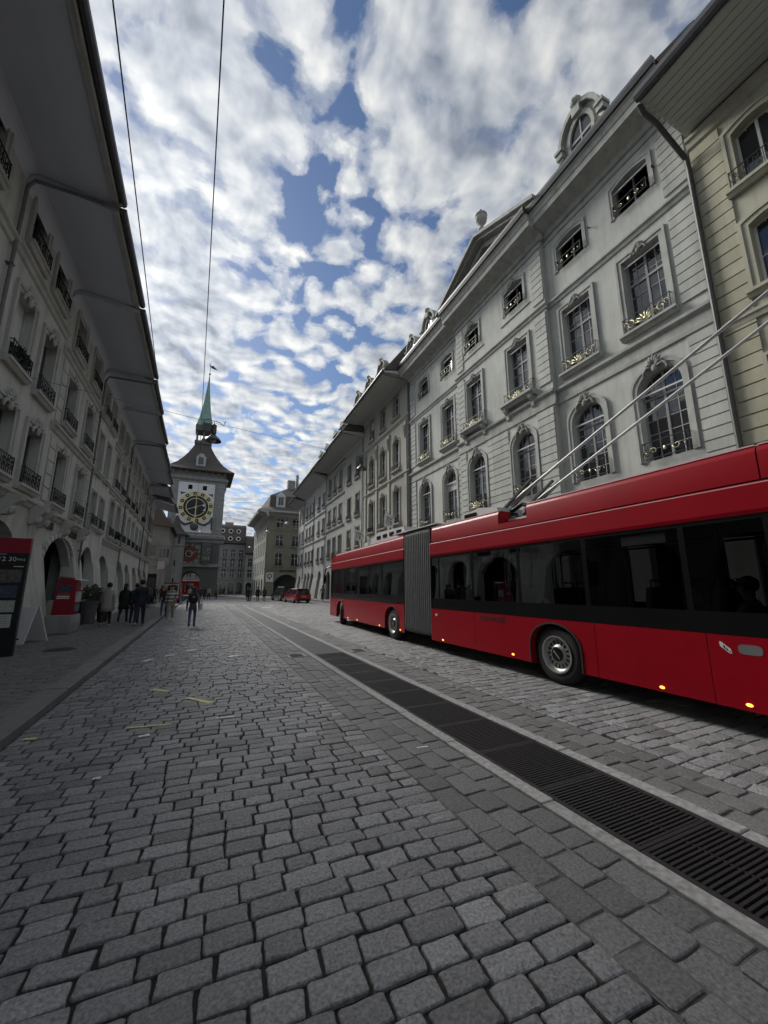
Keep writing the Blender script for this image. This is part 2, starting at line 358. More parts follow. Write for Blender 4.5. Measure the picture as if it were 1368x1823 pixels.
def big_mesh(name, vs, fs, sh, m, parent, smooth=True, **tags):
    me = bpy.data.meshes.new(name); me.from_pydata(vs, [], fs)
    at = me.attributes.new('shade', 'FLOAT', 'POINT'); at.data.foreach_set('value', sh)
    if smooth: me.polygons.foreach_set('use_smooth', [True] * len(me.polygons))
    me.update(); return ob(name, me, m, parent, **tags)
rng = random.Random(5)
allst = []
for s in rows(lambda y: -1.70, lambda y: (1.795 if y < 38.4 else 4.17) + 0.006 * y, -2.0, 77, 0.138, (0.17, 0.29), -0.055, rng): allst.append((s, 'sett'))
for s in rows(lambda y: 4.178 + 0.006 * y, lambda y: facx(y) - 1.95, -2.0, 77, 0.165, (0.17, 0.30), 0.02, rng): allst.append((s, 'sett'))
bands = []
for xa, xb in ((1.80, 2.465), (3.535, 4.17)):
    for c in range(3):
        w = (xb - xa) / 3; y = -2.0
        while y < 38.3:
            L = rng.uniform(0.16, 0.34); bands.append(((xa + w * (c + .5) + 0.006 * y, y + L / 2, w, L, rng.uniform(-.015, .015)), 'sett_band')); y += L
allst += bands
def shade_of(): 
    v = rng.gauss(1.0, 0.17)
    if rng.random() < 0.02: v *= 1.25
    return min(max(v, 0.68), 1.5)
scored = []
for i, (s, m) in enumerate(allst):
    p = proj_px(s[0], s[1], 0.0); sc = 0
    if p and 0 < p[0] < 1368 and p[1] < 1823:
        dist = sqrt(s[0] ** 2 + s[1] ** 2 + CAMH ** 2); sc = s[2] * s[3] * CAMH / dist ** 3
        if 5.6 < s[0] and -0.6 < s[1] < 19: sc = 0
    scored.append((sc, i))
scored.sort(reverse=True); top300 = set(i for sc, i in scored[:300])
parts = {'sett': ([], [], []), 'sett_band': ([], [], [])}
for i, (s, m) in enumerate(allst):
    near = s[1] < 8.5 and s[0] < 5.4; gap = 0.010 if m == 'sett' else 0.009
    if near: gap *= rng.uniform(0.7, 1.5)
    zt = -0.002 if m == 'sett_band' else 0.0; sh = shade_of() if m == 'sett' else rng.uniform(.85, 1.15)
    vs, fs = stone_near(s, gap, rng, zt, 0.005 if m == 'sett' else 0.003) if near else stone_far(s, gap, rng, zt)
    if i in top300:
        me = bpy.data.meshes.new('cobblestone'); me.from_pydata(vs, [], fs); at = me.attributes.new('shade', 'FLOAT', 'POINT'); at.data.foreach_set('value', [sh] * len(vs))
        ob('cobblestone', me, m, road)
    else:
        V, F, A = parts[m]; o = len(V); V += vs; F += [tuple(k + o for k in f) for f in fs]; A += [sh] * len(vs)
big_mesh('cobblestones', *parts['sett'], 'sett', road, smooth=False, kind='stuff')
big_mesh('mortared_cobblestones', *parts['sett_band'], 'sett_band', road, smooth=False, kind='stuff')
for nm, xa, xb in (('mortar_bed', 1.79, 2.475), ('mortar_bed', 3.525, 4.18)):
    sheet(nm, [(xa - .01, -2), (xb - .01, -2), (xb + .24, 40), (xa + .24, 40)], -0.0125, 'mortar', kind=None, parent=road)
# worn paint left on single stones
mk = [((222, 1298), (305, 1290), 'yellow_paint', 0.05), ((272, 1228), (300, 1232), 'yellow_paint', 0.09), ((333, 1243), (375, 1252), 'yellow_paint', 0.09),
      ((247, 1313), (266, 1309), 'white_mark', 0.08), ((165, 1388), (180, 1386), 'white_mark', 0.05), ((40, 1318), (66, 1316), 'yellow_paint', 0.06), ((255, 1178), (272, 1174), 'white_mark', 0.16),
      ((330, 1160), (352, 1156), 'white_mark', 0.2), ((292, 1169), (312, 1166), 'white_mark', 0.14), ((340, 1138), (356, 1136), 'white_mark', 0.22), ((384, 1280), (417, 1277), 'white_mark', 0.035), ((742, 1333), (762, 1330), 'white_mark', 0.02),
      ((406, 1170), (424, 1167), 'white_mark', 0.16), ((405, 1078), (420, 1077.5), 'white_mark', 0.25), ((465, 1082), (485, 1081), 'white_mark', 0.5), ((470, 1079), (488, 1078), 'white_mark', 0.3), ((415, 1078.4), (443, 1078.4), 'white_mark', 0.3)]
def unproj(px, py, z=0.0):
    yaw, pt = radians(24.946), radians(11.03)
    F = Vector((sin(yaw) * cos(pt), cos(yaw) * cos(pt), sin(pt))); R = Vector((cos(yaw), -sin(yaw), 0)); U = R.cross(F)
    d = R * ((px - 684) / 690) + U * ((911.5 - py) / 690) + F; t = (z - CAMH) / d.z; return Vector((0, 0, CAMH)) + d * t
for a, b_, m, wd in mk:
    p, q = unproj(*a), unproj(*b_); d = (q - p).normalized(); n = Vector((-d.y, d.x, 0)) * wd / 2; b = MB(); k = max(2, int((q - p).length / 0.12)); up = []; dn = []
    for i in range(k + 1):
        c = p.lerp(q, i / k); up.append(c + n * rng.uniform(.6, 1.1)); dn.append(c - n * rng.uniform(.6, 1.1))
    pts = up + dn[::-1]; b.add([(v.x, v.y, 0.0085) for v in pts], [tuple(range(len(pts)))]); b.build('paint_mark', m, road)
# ---------------------------------------------------------------- left pavement and kerb
walk = sheet('pavement', [(-8.5, -8), (-1.99, -8), (-1.99, 50.5), (-8.5, 50.5)], 0.088, 'walk_joint')
V, F, A = [], [], []
for s in rows(lambda y: -6.2, lambda y: -2.005, -2, 50, 0.105, (0.14, 0.24), 0.0, rng, 0.012):
    vs, fs = stone_far(s, 0.007, rng, 0.1); o = len(V)
    vs = [(x, y, 0.1 + (z - 0.1) * 0.45) for x, y, z in vs]; V += vs; F += [tuple(k + o for k in f) for f in fs]; A += [rng.uniform(0.8, 1.18)] * len(vs)
big_mesh('pavement_setts', V, F, A, 'walk_sett', walk, kind='stuff')
kerb = empty('kerb', (0, 0, 0), kind='structure')
kb = MB(); prof = [(-2.0, -0.05), (-1.715, -0.05), (-1.72, 0.085), (-1.735, 0.1), (-2.0, 0.106)]
kb.prism(prof, 'y', -0.6, 0.6); kme = kb.mesh('kerb_stone'); y = -2.0
while y < 50:
    L = rng.uniform(0.9, 1.5); ob('kerb_stone', kme, 'kerb', kerb, (rng.uniform(-.004, .004), y + L / 2, rng.uniform(-.003, .003)), scale=(1, (L - 0.012) / 1.2, 1)); y += L
b = MB(); b.lathe([(0.33, 0.1015), (0.33, 0.1065), (0.29, 0.1075), (0.28, 0.105), (0.0, 0.105)], 28); b.build('manhole_cover', 'cast_iron', walk, (-3.05, 12.6, 0), smooth=False)
# ---------------------------------------------------------------- covered stream channel down the middle of the street
chan = empty('stream_channel', (0, 0, 0), kind='structure')
def chx(y): return 0.006 * y
b = MB(); b.add([(2.47, -2, -0.2), (3.53, -2, -0.2), (3.53 + .22, 39, -0.2), (2.47 + .22, 39, -0.2)], [(0, 1, 2, 3)]); b.build('channel_bed', 'channel_dark', chan)
bs = MB(); bs.box(-0.062, 0.062, -0.5, 0.5, -0.08, 0.006); bme = bs.mesh('border_stone')
for xc in (2.545, 3.455):
    y = -2.0
    while y < 38:
        L = rng.uniform(1.0, 1.7); o = ob('border_stone', bme, 'border', chan, (xc + chx(y + L / 2), y + L / 2, rng.uniform(-.002, .002)), scale=(1, L - 0.01, 1)); bevel(o, 0.006); y += L
# grates: frames of 0.75 m with two rows of bars
GR_END = 9.6; PITCH = 0.0335
sb = MB(); sb.prism([(-0.0085, 0.0), (0.0085, 0.0), (0.006, -0.03), (-0.006, -0.03)], 'x', -0.170, 0.170)
sme = bpy.data.meshes.new('slat'); sme.from_pydata([(v[0], v[1], v[2]) for v in sb.v], [], sb.f)
slats = []; y = 0.25
while y < GR_END:
    L = 0.80
    fr = MB(); xa, xb = 2.612 + chx(y), 3.388 + chx(y)
    fr.box(xa, xa + 0.045, y + .004, y + L - .004, -0.04, 0.002); fr.box(xb - 0.045, xb, y + .004, y + L - .004, -0.04, 0.002)
    fr.box(xa + .045, xb - .045, y + .004, y + .03, -0.04, 0.002); fr.box(xa + .045, xb - .045, y + L - .03, y + L - .004, -0.04, 0.002); fr.box((xa + xb) / 2 - .010, (xa + xb) / 2 + .010, y + .03, y + L - .03, -0.034, -0.003)
    fr.build('grate_frame', 'cast_iron', chan)
    yy = y + 0.045
    while yy < y + L - 0.04:
        for k in (0, 1): slats.append(((xa + xb) / 2 + (-0.1675 if k == 0 else 0.1675), yy))
        yy += PITCH
    y += L
slats.sort(key=lambda q: q[0] ** 2 + q[1] ** 2 if (proj_px(q[0], q[1], 0) or (-1,))[0] > 0 and (proj_px(q[0], q[1], 0) or (9999, 0))[0] < 1368 else 1e9)
V, F = [], []
for i, (x, yy) in enumerate(slats):
    if i < 300: ob('slat', sme, 'cast_iron', chan, (x, yy, 0.001))
    else:
        o = len(V); V += [(v[0] + x, v[1] + yy, v[2] + 0.001) for v in sb.v]; F += [tuple(k + o for k in f) for f in sb.f]
me = bpy.data.meshes.new('slats'); me.from_pydata(V, [], F); ob('slats', me, 'cast_iron', chan, kind='stuff')
y = GR_END + 0.2
y = 0.25 + 0.8 * math.ceil((GR_END - 0.25) / 0.8)
cv = MB()
while y < 37:
    L = 1.1; xa, xb = 2.612 + chx(y), 3.388 + chx(y); p = MB(); p.box(xa, xb, y + .005, y + L - .005, -0.03, 0.001 + rng.uniform(-.001, .001))
    p.build('cover_plate', 'cover_plate', chan); y += L
# two gully grates beside the channel
for gx, gy in ((528, 1168), (637, 1158)):
    c = unproj(gx, gy); b = MB(); b.box(-.21, .21, -.21, .21, -.05, .004); h = ob('gully_grate', b.mesh('gully_grate'), 'border', road, (c.x, c.y, 0.004), kind=None)
    for k in range(5):
        q = MB(); q.box(-.15, .15, -.02, .02, 0.0041, 0.0075); q.build('slot', 'channel_dark', h, (0, -0.15 + k * 0.075, 0.0))
# right-hand pavement at the foot of the facades
rw = MB(); pts = [(facx(-8) - 1.9, -8), (facx(-8) + 1, -8), (facx(73) + 1, 73), (facx(73) - 1.9, 73)]
rw.add([(x, y, 0.11) for x, y in pts] + [(x, y, -0.05) for x, y in pts], [(0, 1, 2, 3), (0, 3, 7, 4), (2, 3, 7, 6), (0, 1, 5, 4)]); rw.build('pavement_opposite', 'kerb', kind='structure')
# ================================================================== FACADE KIT  (local frame: x along the facade, y out to the street, z up)
def arch_z(x, w, zs, rise):
    t = max(0.0, 1 - (2 * x / w) ** 2)
    return zs + rise * (sqrt(t) if rise > 0.3 * w else t)
def arch_path(w, zs, rise, n=12):
    if rise <= 0: return [(-w / 2, zs), (w / 2, zs)]
    if rise > 0.3 * w: return [(-w / 2 * cos(pi * k / n), zs + rise * sin(pi * k / n)) for k in range(n + 1)]
    return [(-w / 2 + w * k / n, arch_z(-w / 2 + w * k / n, w, zs, rise)) for k in range(n + 1)]
def wall(mb, u0, u1, z0, z1, ops, y=0.0, depth=0.3):
    us = sorted({u0, u1} | {o[0] - o[1] / 2 for o in ops} | {o[0] + o[1] / 2 for o in ops})
    for a, b in zip(us, us[1:]):
        if b - a < 1e-6: continue
        c = (a + b) / 2; spans = sorted((o[2], o[3]) for o in ops if abs(c - o[0]) < o[1] / 2); z = z0
        for s, e in spans + [(z1, z1)]:
            if s - z > 1e-6: mb.add([(a, y, z), (b, y, z), (b, y, s), (a, y, s)], [(0, 1, 2, 3)])
            z = max(z, e)
    for uc, w, za, zb, rise in ops:
        zs = zb - rise; p = [(-w / 2, za)] + arch_path(w, zs, rise) + [(w / 2, za)]
        if rise > 0:
            q = arch_path(w, zs, rise)
            for (x0, h0), (x1, h1) in zip(q, q[1:]):
                mb.add([(uc + x0, y, h0), (uc + x1, y, h1), (uc + x1, y, zb), (uc + x0, y, zb)], [(0, 1, 2, 3)])
        for (x0, h0), (x1, h1) in zip(p, p[1:] + (p[:1] if za > z0 else [])):
            mb.add([(uc + x0, y, h0), (uc + x0, y - depth, h0), (uc + x1, y - depth, h1), (uc + x1, y, h1)], [(0, 1, 2, 3)])
def strip(mb, inner, outer, y0, y1, closed=False):
    n = len(inner); m = n if closed else n - 1
    for i in range(m):
        j = (i + 1) % n; a, b, c, d = inner[i], inner[j], outer[j], outer[i]
        mb.add([(a[0], y1, a[1]), (b[0], y1, b[1]), (c[0], y1, c[1]), (d[0], y1, d[1])], [(0, 1, 2, 3)])
        mb.add([(d[0], y0, d[1]), (d[0], y1, d[1]), (c[0], y1, c[1]), (c[0], y0, c[1])], [(0, 1, 2, 3)])
        mb.add([(a[0], y0, a[1]), (b[0], y0, b[1]), (b[0], y1, b[1]), (a[0], y1, a[1])], [(0, 1, 2, 3)])
    if not closed:
        for k in (0, n - 1):
            a, d = inner[k], outer[k]; mb.add([(a[0], y0, a[1]), (a[0], y1, a[1]), (d[0], y1, d[1]), (d[0], y0, d[1])], [(0, 1, 2, 3)])
def opening_path(w, h, rise, n=12): return [(-w / 2, 0)] + arch_path(w, h - rise, rise, n) + [(w / 2, 0)]
def grow(w, h, rise, g, n=12):
    p = [(-w / 2 - g, 0)] + [(x * (w + 2 * g) / w, z + g) for x, z in arch_path(w, h - rise, rise, n)] + [(w / 2 + g, 0)]
    return p
CACHE = {}
def cached(key, fn):
    if key not in CACHE: CACHE[key] = fn()
    return CACHE[key]
def unit_pane():
    me = bpy.data.meshes.new('pane'); me.from_pydata([(-.5, 0, 0), (.5, 0, 0), (.5, 0, 1), (-.5, 0, 1)], [], [(0, 1, 2, 3)]); return me
def scroll(mb, cx, cz, r, turns, a0, sgn, y, rad, n=14):
    pts = []
    for i in range(n + 1):
        t = i / n; a = a0 + sgn * turns * 2 * pi * t; q = r * (1 - 0.82 * t); pts.append((cx + q * cos(a), y, cz + q * sin(a)))
    mb.tube(pts, rad, 4)
def frame_mesh(w, h, rise, fw, cols, rws, transom, bar):
    b = MB(); zs = h - rise; y0, y1 = -0.03, 0.03
    b.box(-w / 2, -w / 2 + fw, y0, y1, 0, zs); b.box(w / 2 - fw, w / 2, y0, y1, 0, zs); b.box(-w / 2 + fw, w / 2 - fw, y0, y1, 0, fw)
    if rise <= 0: b.box(-w / 2 + fw, w / 2 - fw, y0, y1, h - fw, h)
    else:
        p = arch_path(w, zs, rise); q = [(x * (w - 2 * fw) / w, zs + (z - zs) * (1 - fw / max(rise, fw * 1.5)) ) for x, z in p]; strip(b, q, p, y0, y1)
        for x in (-w / 4, w / 4):
            if bar: b.box(x - bar / 2, x + bar / 2, -.02, .015, zs, arch_z(x, w, zs, rise))
    b.box(-fw * .55, fw * .55, y0 - .005, y1 + .012, fw, h - (fw if rise <= 0 else 0.01))
    if transom: b.box(-w / 2 + fw, w / 2 - fw, y0 - .004, y1 + .02, transom - fw * .6, transom + fw * .6)
    if bar:
        for c in range(1, cols):
            x = -w / 2 + w * c / cols
            if abs(x) < fw: continue
            b.box(x - bar / 2, x + bar / 2, -.02, .018, fw, zs)
        for r in range(1, rws):
            z = zs * r / rws; b.box(-w / 2 + fw, w / 2 - fw, -.019, .017, z - bar / 2, z + bar / 2)
    return b.mesh('window')
def surround_mesh(w, h, rise, g, p, ears=False):
    b = MB(); i0 = opening_path(w, h, rise); o1 = grow(w, h, rise, g * 0.6); o2 = grow(w, h, rise, g)
    strip(b, i0, o1, -0.001, p * 0.6); strip(b, o1, o2, -0.001, p); return b.mesh('surround')
def sill_mesh(w, pr, t, brackets=False):
    b = MB(); b.prism([(0, 0), (pr, 0), (pr, -t * .45), (pr * .8, -t * .5), (pr * .55, -t), (0, -t)], 'x', -w / 2, w / 2)
    if brackets:
        for s in (-1, 1):
            x = s * (w / 2 - 0.22); b.prism([(0, -t), (pr * .85, -t), (pr * .75, -t - .12), (pr * .35, -t - .28), (pr * .3, -t - .5), (.04, -t - .58), (0, -t - .58)], 'x', x - .09, x + .09)
    return b.mesh('sill')
def cart_mesh(sz, shell=True):
    b = MB(); s = sz
    for k in range(7):
        a = pi * (k + .5) / 7; L = s * (0.34 + 0.1 * sin(a))
        b.tube([(0, .03, 0), (cos(a) * L * .6, .09 * s + .03, sin(a) * L * .6 + .05 * s), (cos(a) * L, .07 * s, sin(a) * L + .06 * s)], [.03 * s, .075 * s, .02 * s], 5)
    b.ball((0, .05, -.12 * s), .14 * s, 8, 6, (1, .7, 1.3))
    for q in (-1, 1):
        pts = [(q * .12 * s, .05, -.05 * s), (q * .32 * s, .06, .0), (q * .46 * s, .05, -.12 * s), (q * .5 * s, .05, -.28 * s), (q * .42 * s, .05, -.32 * s)]
        b.tube(pts, [.06 * s, .07 * s, .06 * s, .05 * s, .02 * s], 5); b.ball((q * .3 * s, .05, .08 * s), .09 * s, 6, 5)
    return b.mesh('cartouche', True)
def rail_mesh(w, h, style):
    b = MB(); g = MB(); pr = 0.16; n = int(w / 0.30) | 1
    b.box(-w / 2, w / 2, pr - .012, pr + .012, h - .025, h); b.box(-w / 2, w / 2, pr - .012, pr + .012, 0.02, .045)
    for s in (-1, 1):
        b.box(s * w / 2 - .012, s * w / 2 + .012, pr - .012, pr + .012, 0, h + .02); b.box(s * w / 2 - .01, s * w / 2 + .01, -.02, pr, h - .022, h)
    step = w / n
    for k in range(n):
        cx = -w / 2 + step * (k + .5); q = 1 if k < n / 2 else -1
        scroll(b, cx, h * .40, step * .42, 1.25, 0.5, q, pr, .010); scroll(b, cx, h * .68, step * .30, 1.1, 3.4, -q, pr, .009)
    if style == 'bars':
        m = int(w / .11); b2 = b
        for k in range(1, m): b2.box(-w / 2 + w * k / m - .007, -w / 2 + w * k / m + .007, pr - .007, pr + .007, .03, h - .02)
    if style == 'gilt':
        for k in range(7):
            a = pi * (0.12 + 0.76 * k / 6); L = h * (.62 + .2 * sin(a))
            g.tube([(0, pr + .02, .06), (cos(a) * L * .55, pr + .05, .06 + sin(a) * L * .6), (cos(a) * L * .95, pr + .03, .06 + sin(a) * L * .85)], [.012, .030, .010], 5)
        g.ball((0, pr + .03, h * .3), .07, 7, 5)
        for s in (-1, 1):
            scroll(g, s * w * .33, h * .42, h * .30, 1.0, pi / 2, s, pr + .02, .018, 10); scroll(g, s * w * .44, h * .6, h * .18, 1.0, -pi / 2, -s, pr + .02, .014, 8)
            g.tube([(s * w * .12, pr + .02, h * .25), (s * w * .2, pr + .03, h * .5), (s * w * .27, pr + .02, h * .35)], .018, 4)
    if style == 'small':
        g.ball((0, pr + .02, h * .45), .05, 7, 5, (1, .6, 1.6))
        for s in (-1, 1): scroll(g, s * w * .25, h * .45, h * .22, 1.0, 0, s, pr + .015, .014, 8); g.ball((s * w * .42, pr + .01, h * .4), .028, 6, 4)
    return b.mesh('railing'), (g.mesh('gilt_ornament', True) if g.v else None)
prng = random.Random(3)
def window(parent, u, z, w, h, rise=0.0, depth=0.30, cols=2, rws=1, transom=None, bar=0.0, fw=0.06, fm='window_frame', pm='pane', sur=None, sm='stone_grey', sill=None, rail=None, cart=None, y=0.0, blind=None, leaf=True, tilt=0.012, pots=False, shutters=None):
    """a window part of the facade with its sub-parts"""
    key = ('fr', round(w, 3), round(h, 3), round(rise, 3), fw, cols, rws, transom, bar, fm)
    me = cached(key, lambda: frame_mesh(w, h, rise, fw, cols, rws, transom, bar))
    o = ob('window', me, fm, parent, (u, y - depth + .05, z))
    zs = h - rise
    if leaf:
        up = cached(('pane', pm), unit_pane); cw, rh = w / cols, zs / rws
        for c in range(cols):
            for r in range(rws):
                ob('pane', up, pm, o, (-w / 2 + cw * (c + .5), 0, rh * r), (prng.uniform(-tilt, tilt), 0, prng.uniform(-tilt, tilt)), (cw, 1, rh))
        if rise > 0:
            def tp():
                b = MB(); p = arch_path(w, zs, rise); b.add([(x, 0, zz_) for x, zz_ in p], [tuple(range(len(p)))]); return b.mesh('fanlight')
            ob('fanlight', cached(('fan', w, h, rise, pm), tp), pm, o, (0, 0, 0))
    yo = depth - .05
    if sur: ob('surround', cached(('sur', w, h, rise, sur, sm), lambda: surround_mesh(w, h, rise, *sur)), sm, o, (0, yo, 0))
    if sill: ob('sill', cached(('sill', sill, sm), lambda: sill_mesh(*sill)), sm, o, (0, yo, 0))
    if rail:
        a, g = cached(('rail', rail), lambda: rail_mesh(*rail)); ob('railing', a, 'iron', o, (0, yo, 0.0))
        if g: ob('gilt_ornament', g, 'gilt', o, (0, yo, 0.0))
    if cart: ob('cartouche', cached(('cart', cart, sm), lambda: cart_mesh(cart)), 'carved' if sm != 'left_trim' else sm, o, (0, yo + .05, h + .12 * cart))
    if blind:
        b = MB(); b.box(-w / 2 + .03, w / 2 - .03, .06, .07, h * (1 - blind) if rise <= 0 else zs * (1 - blind), zs); b.build('blind', 'blind', o)
    if pots: plant_box(o, w, yo)
    if shutters:
        for s in (-1, 1):
            b = MB(); b.box(-.03, .03, -.25, .25, 0, h) if False else b.box(-w * .27, w * .27, 0, .04, 0, h); b.build('shutter', 'shutter', o, (s * (w * .5 + w * .29), yo + .01, 0))
    return o
mat('leaf', (0.045, 0.058, 0.036), 0.7, 0.4, 30, rnd=0.2); mat('flower', (0.22, 0.13, 0.13), 0.7, 0.4, 40)
def foliage_mesh(rx, ry, rz, n, size, seed, droop=0.0):
    r = random.Random(seed); b = MB()
    for i in range(n):
        while True:
            p = Vector((r.uniform(-1, 1), r.uniform(-1, 1), r.uniform(-1, 1)))
            if p.length < 1 and p.length > .25: break
        c = Vector((p.x * rx, p.y * ry, p.z * rz - droop * p.x ** 2)); d = Vector((r.gauss(0, 1), r.gauss(0, 1), r.gauss(0.3, 1))).normalized(); e = d.orthogonal().normalized() * size * .35; L = d * size * r.uniform(.6, 1.2)
        b.add([c, c + L * .5 + e, c + L, c + L * .5 - e], [(0, 1, 2, 3)])
    return b.mesh('foliage')
def plant_box(o, w, y):
    b = MB(); b.box(-w * .42, w * .42, .02, .16, .02, .16); b.build('planter', 'iron', o, (0, y, 0)); ob('foliage', foliage_mesh(w * .45, .16, .22, 160, .11, int(w * 77) + prng.randint(0, 99)), 'leaf', o, (0, y + .12, .28))
def blocks(parent, u0, u1, z0, z1, pitch, m, y=0.0, proud=0.05, gap=0.042):
    n = max(1, round((z1 - z0) / pitch)); ph = (z1 - z0) / n; w = u1 - u0
    def mk():
        b = MB(); b.box(-w / 2, w / 2, 0, proud, gap / 2, ph - gap / 2); return b.mesh('stone_block')
    me = cached(('blk', round(w, 3), round(ph, 4), m, proud, gap), mk)
    for k in range(n): ob('stone_block', me, m, parent, ((u0 + u1) / 2, y + .0005, z0 + ph * k))
def course(parent, u0, u1, prof, m, y=0.0, name='string_course'):
    b = MB(); b.prism([(y - .02, prof[0][1])] + [(y + a, c) for a, c in prof] + [(y - .02, prof[-1][1])], 'x', u0, u1); return b.build(name, m, parent)
def body(parent, w, depth, ztop, m, eave_z=None):
    b = MB(); d = -depth
    b.add([(0, 0, 0), (0, d, 0), (0, d, ztop), (0, 0, ztop)], [(0, 1, 2, 3)]); b.add([(w, 0, 0), (w, d, 0), (w, d, ztop), (w, 0, ztop)], [(0, 1, 2, 3)])
    b.add([(0, d, 0), (w, d, 0), (w, d, ztop), (0, d, ztop)], [(0, 1, 2, 3)]); b.build('side_walls', m, parent)
    q = MB(); q.box(.02, w - .02, -0.95, -0.9, 0.0, ztop); q.build('room_backs', 'interior', parent)
def roof(parent, w, depth, y0, z0, zt=None, m='roof_tile', rise=4.5):
    zt = z0 if zt is None else max(zt, z0)
    b = MB(); b.prism([(y0, z0), (y0 - rise * .75, z0 + rise), (-depth * .55, z0 + rise + 1.4), (-depth, zt), (-.02, zt)], 'x', 0.0, w); return b.build('roof', m, parent)
def eave(parent, w, y1, zw, ze, m='soffit', u0=0.0, cove=0.28, gut=True, fascia=0.24):
    """deep bernese eave: coved soffit from the wall out to a fascia and gutter"""
    b = MB(); p = [(0.0, zw - cove)] + [(cove * (1 - cos(pi / 2 * k / 5)), zw - cove + cove * sin(pi / 2 * k / 5)) for k in range(1, 6)] + [(y1, ze)]
    b.prism(p + [(y1, ze + .12), (0.0, zw + .5)], 'x', u0 + .004, u0 + w - .004); o = b.build('eave_soffit', m, parent)
    f = MB(); f.box(u0 + .002, u0 + w - .002, y1 + .002, y1 + .05, ze - .05, ze + fascia); f.box(u0 + .003, u0 + w - .003, y1 - .09, y1 - .002, ze - .035, ze - .004); f.build('fascia', 'left_trim' if m == 'soffit' else 'stone_grey', parent)
    if gut:
        g = MB(); g.prism([(y1 + .055, ze + .08), (y1 + .10, ze + .03), (y1 + .18, ze + .03), (y1 + .225, ze + .09), (y1 + .23, ze + .2), (y1 + .055, ze + .2)], 'x', u0, u0 + w); g.build('gutter', 'gutter', parent)
    return o
def downpipe(parent, u, zb, zt, ye, ze, r=0.05, m='pipe_light', y=0.10, swan=True):
    b = MB(); zt = ze - .32 if swan else zt; pts = [(u, y, zb), (u, y, zt - .1), (u, y + .02, zt)]
    if swan: pts += [(u, y + .12, ze - .12), (u, y + (ye - y) * .5, ze - .10), (u, ye - .10, ze - .09), (u, ye + .06, ze - .04), (u, ye + .12, ze + .06)]
    b.tube(pts, r, 8)
    z = zb + 1.0
    while z < zt - .3: b.box(u - r - .015, u + r + .015, -.01, y + r + .01, z - .02, z + .02); z += 2.1
    return b.build('downpipe', m, parent, smooth=False)
def dormer(parent, u, y, z, w, h, style='round', m='stone_grey', dep=2.0):
    b = MB(); k = 10
    if style == 'round':
        path = [(-w / 2 - .1, 0), (-w / 2, .12), (-w * .42, h * .45)] + [(-w * .46 * cos(pi * i / k), h * .45 + h * .5 * sin(pi * i / k)) for i in range(k + 1)] + [(w * .42, h * .45), (w / 2, .12), (w / 2 + .1, 0)]
        inn = [(w * .27 * cos(2 * pi * i / 20), h * .42 + h * .34 * sin(2 * pi * i / 20)) for i in range(20)]
        b.prism([(p[0], p[1]) for p in path], 'y', -dep, -.05)
        o = b.build('dormer', m, parent, (u, y, z))
        r = MB(); out_ = [(x * 1.28, (q - h * .42) * 1.25 + h * .42) for x, q in inn]; strip(r, inn, out_, -.06, .06, True)
        cr = [(-w * .55 * cos(pi * i / k), h * .46 + h * .56 * sin(pi * i / k)) for i in range(k + 1)]; ci = [(x * .86, h * .46 + (q - h * .46) * .86) for x, q in cr]; strip(r, ci, cr, -.25, .18)
        r.box(-w * .60, -w * .44, -.2, .2, h * .36, h * .47); r.box(w * .44, w * .60, -.2, .2, h * .36, h * .47); r.ball((0, .1, h * 1.05), h * .10, 8, 6); r.box(-w * .10, w * .10, -.2, .22, h * .80, h * 1.0)
        for sg in (-1, 1): r.tube([(sg * w * .47, .05, h * .36), (sg * w * .60, .08, h * .22), (sg * w * .66, .08, h * .06), (sg * w * .56, .06, -.02)], [.07, .10, .12, .06], 6); r.box(min(sg * w * .42, sg * w * .62), max(sg * w * .42, sg * w * .62), -.2, .26, h * .47, h * .53)
        r.build('dormer_moulding', m, o)
        g = MB(); g.add([(x, -.04, q) for x, q in inn], [tuple(range(20))]); g.build('pane', 'pane_dull', o)
        f = MB(); f.box(-.03, .03, -.035, .0, h * .1, h * .74); f.box(-w * .26, w * .26, -.035, -.001, h * .39, h * .44); f.build('dormer_frame', 'window_frame', o)
    else:
        b.prism([(-w / 2, 0), (w / 2, 0), (w / 2, h * .7), (0, h), (-w / 2, h * .7)], 'y', -dep, -.05); o = b.build('dormer', m, parent, (u, y, z))
        g = MB(); g.add([(-w * .3, -.04, h * .12), (w * .3, -.04, h * .12), (w * .3, -.04, h * .66), (-w * .3, -.04, h * .66)], [(0, 1, 2, 3)]); g.build('pane', 'pane', o)
        f = MB(); i_ = [(-w * .3, h * .12), (w * .3, h * .12), (w * .3, h * .66), (-w * .3, h * .66)]; strip(f, i_, [(-w * .38, h * .06), (w * .38, h * .06), (w * .38, h * .72), (-w * .38, h * .72)], -.05, .04, True)
        f.box(-.03, .03, -.04, .02, h * .12, h * .66); f.prism([(-w * .6, h * .68), (w * .6, h * .68), (0, h * 1.06)], 'y', -.05, .12); f.build('dormer_moulding', 'window_white' if style == 'white' else m, o)
    return o
# ================================================================== RIGHT-HAND SIDE OF THE STREET
RZ = atan2(1, FAC_K)
def rbuild(name, y0, **t): return empty(name, (facx(y0), y0, 0.0), RZ, **t)
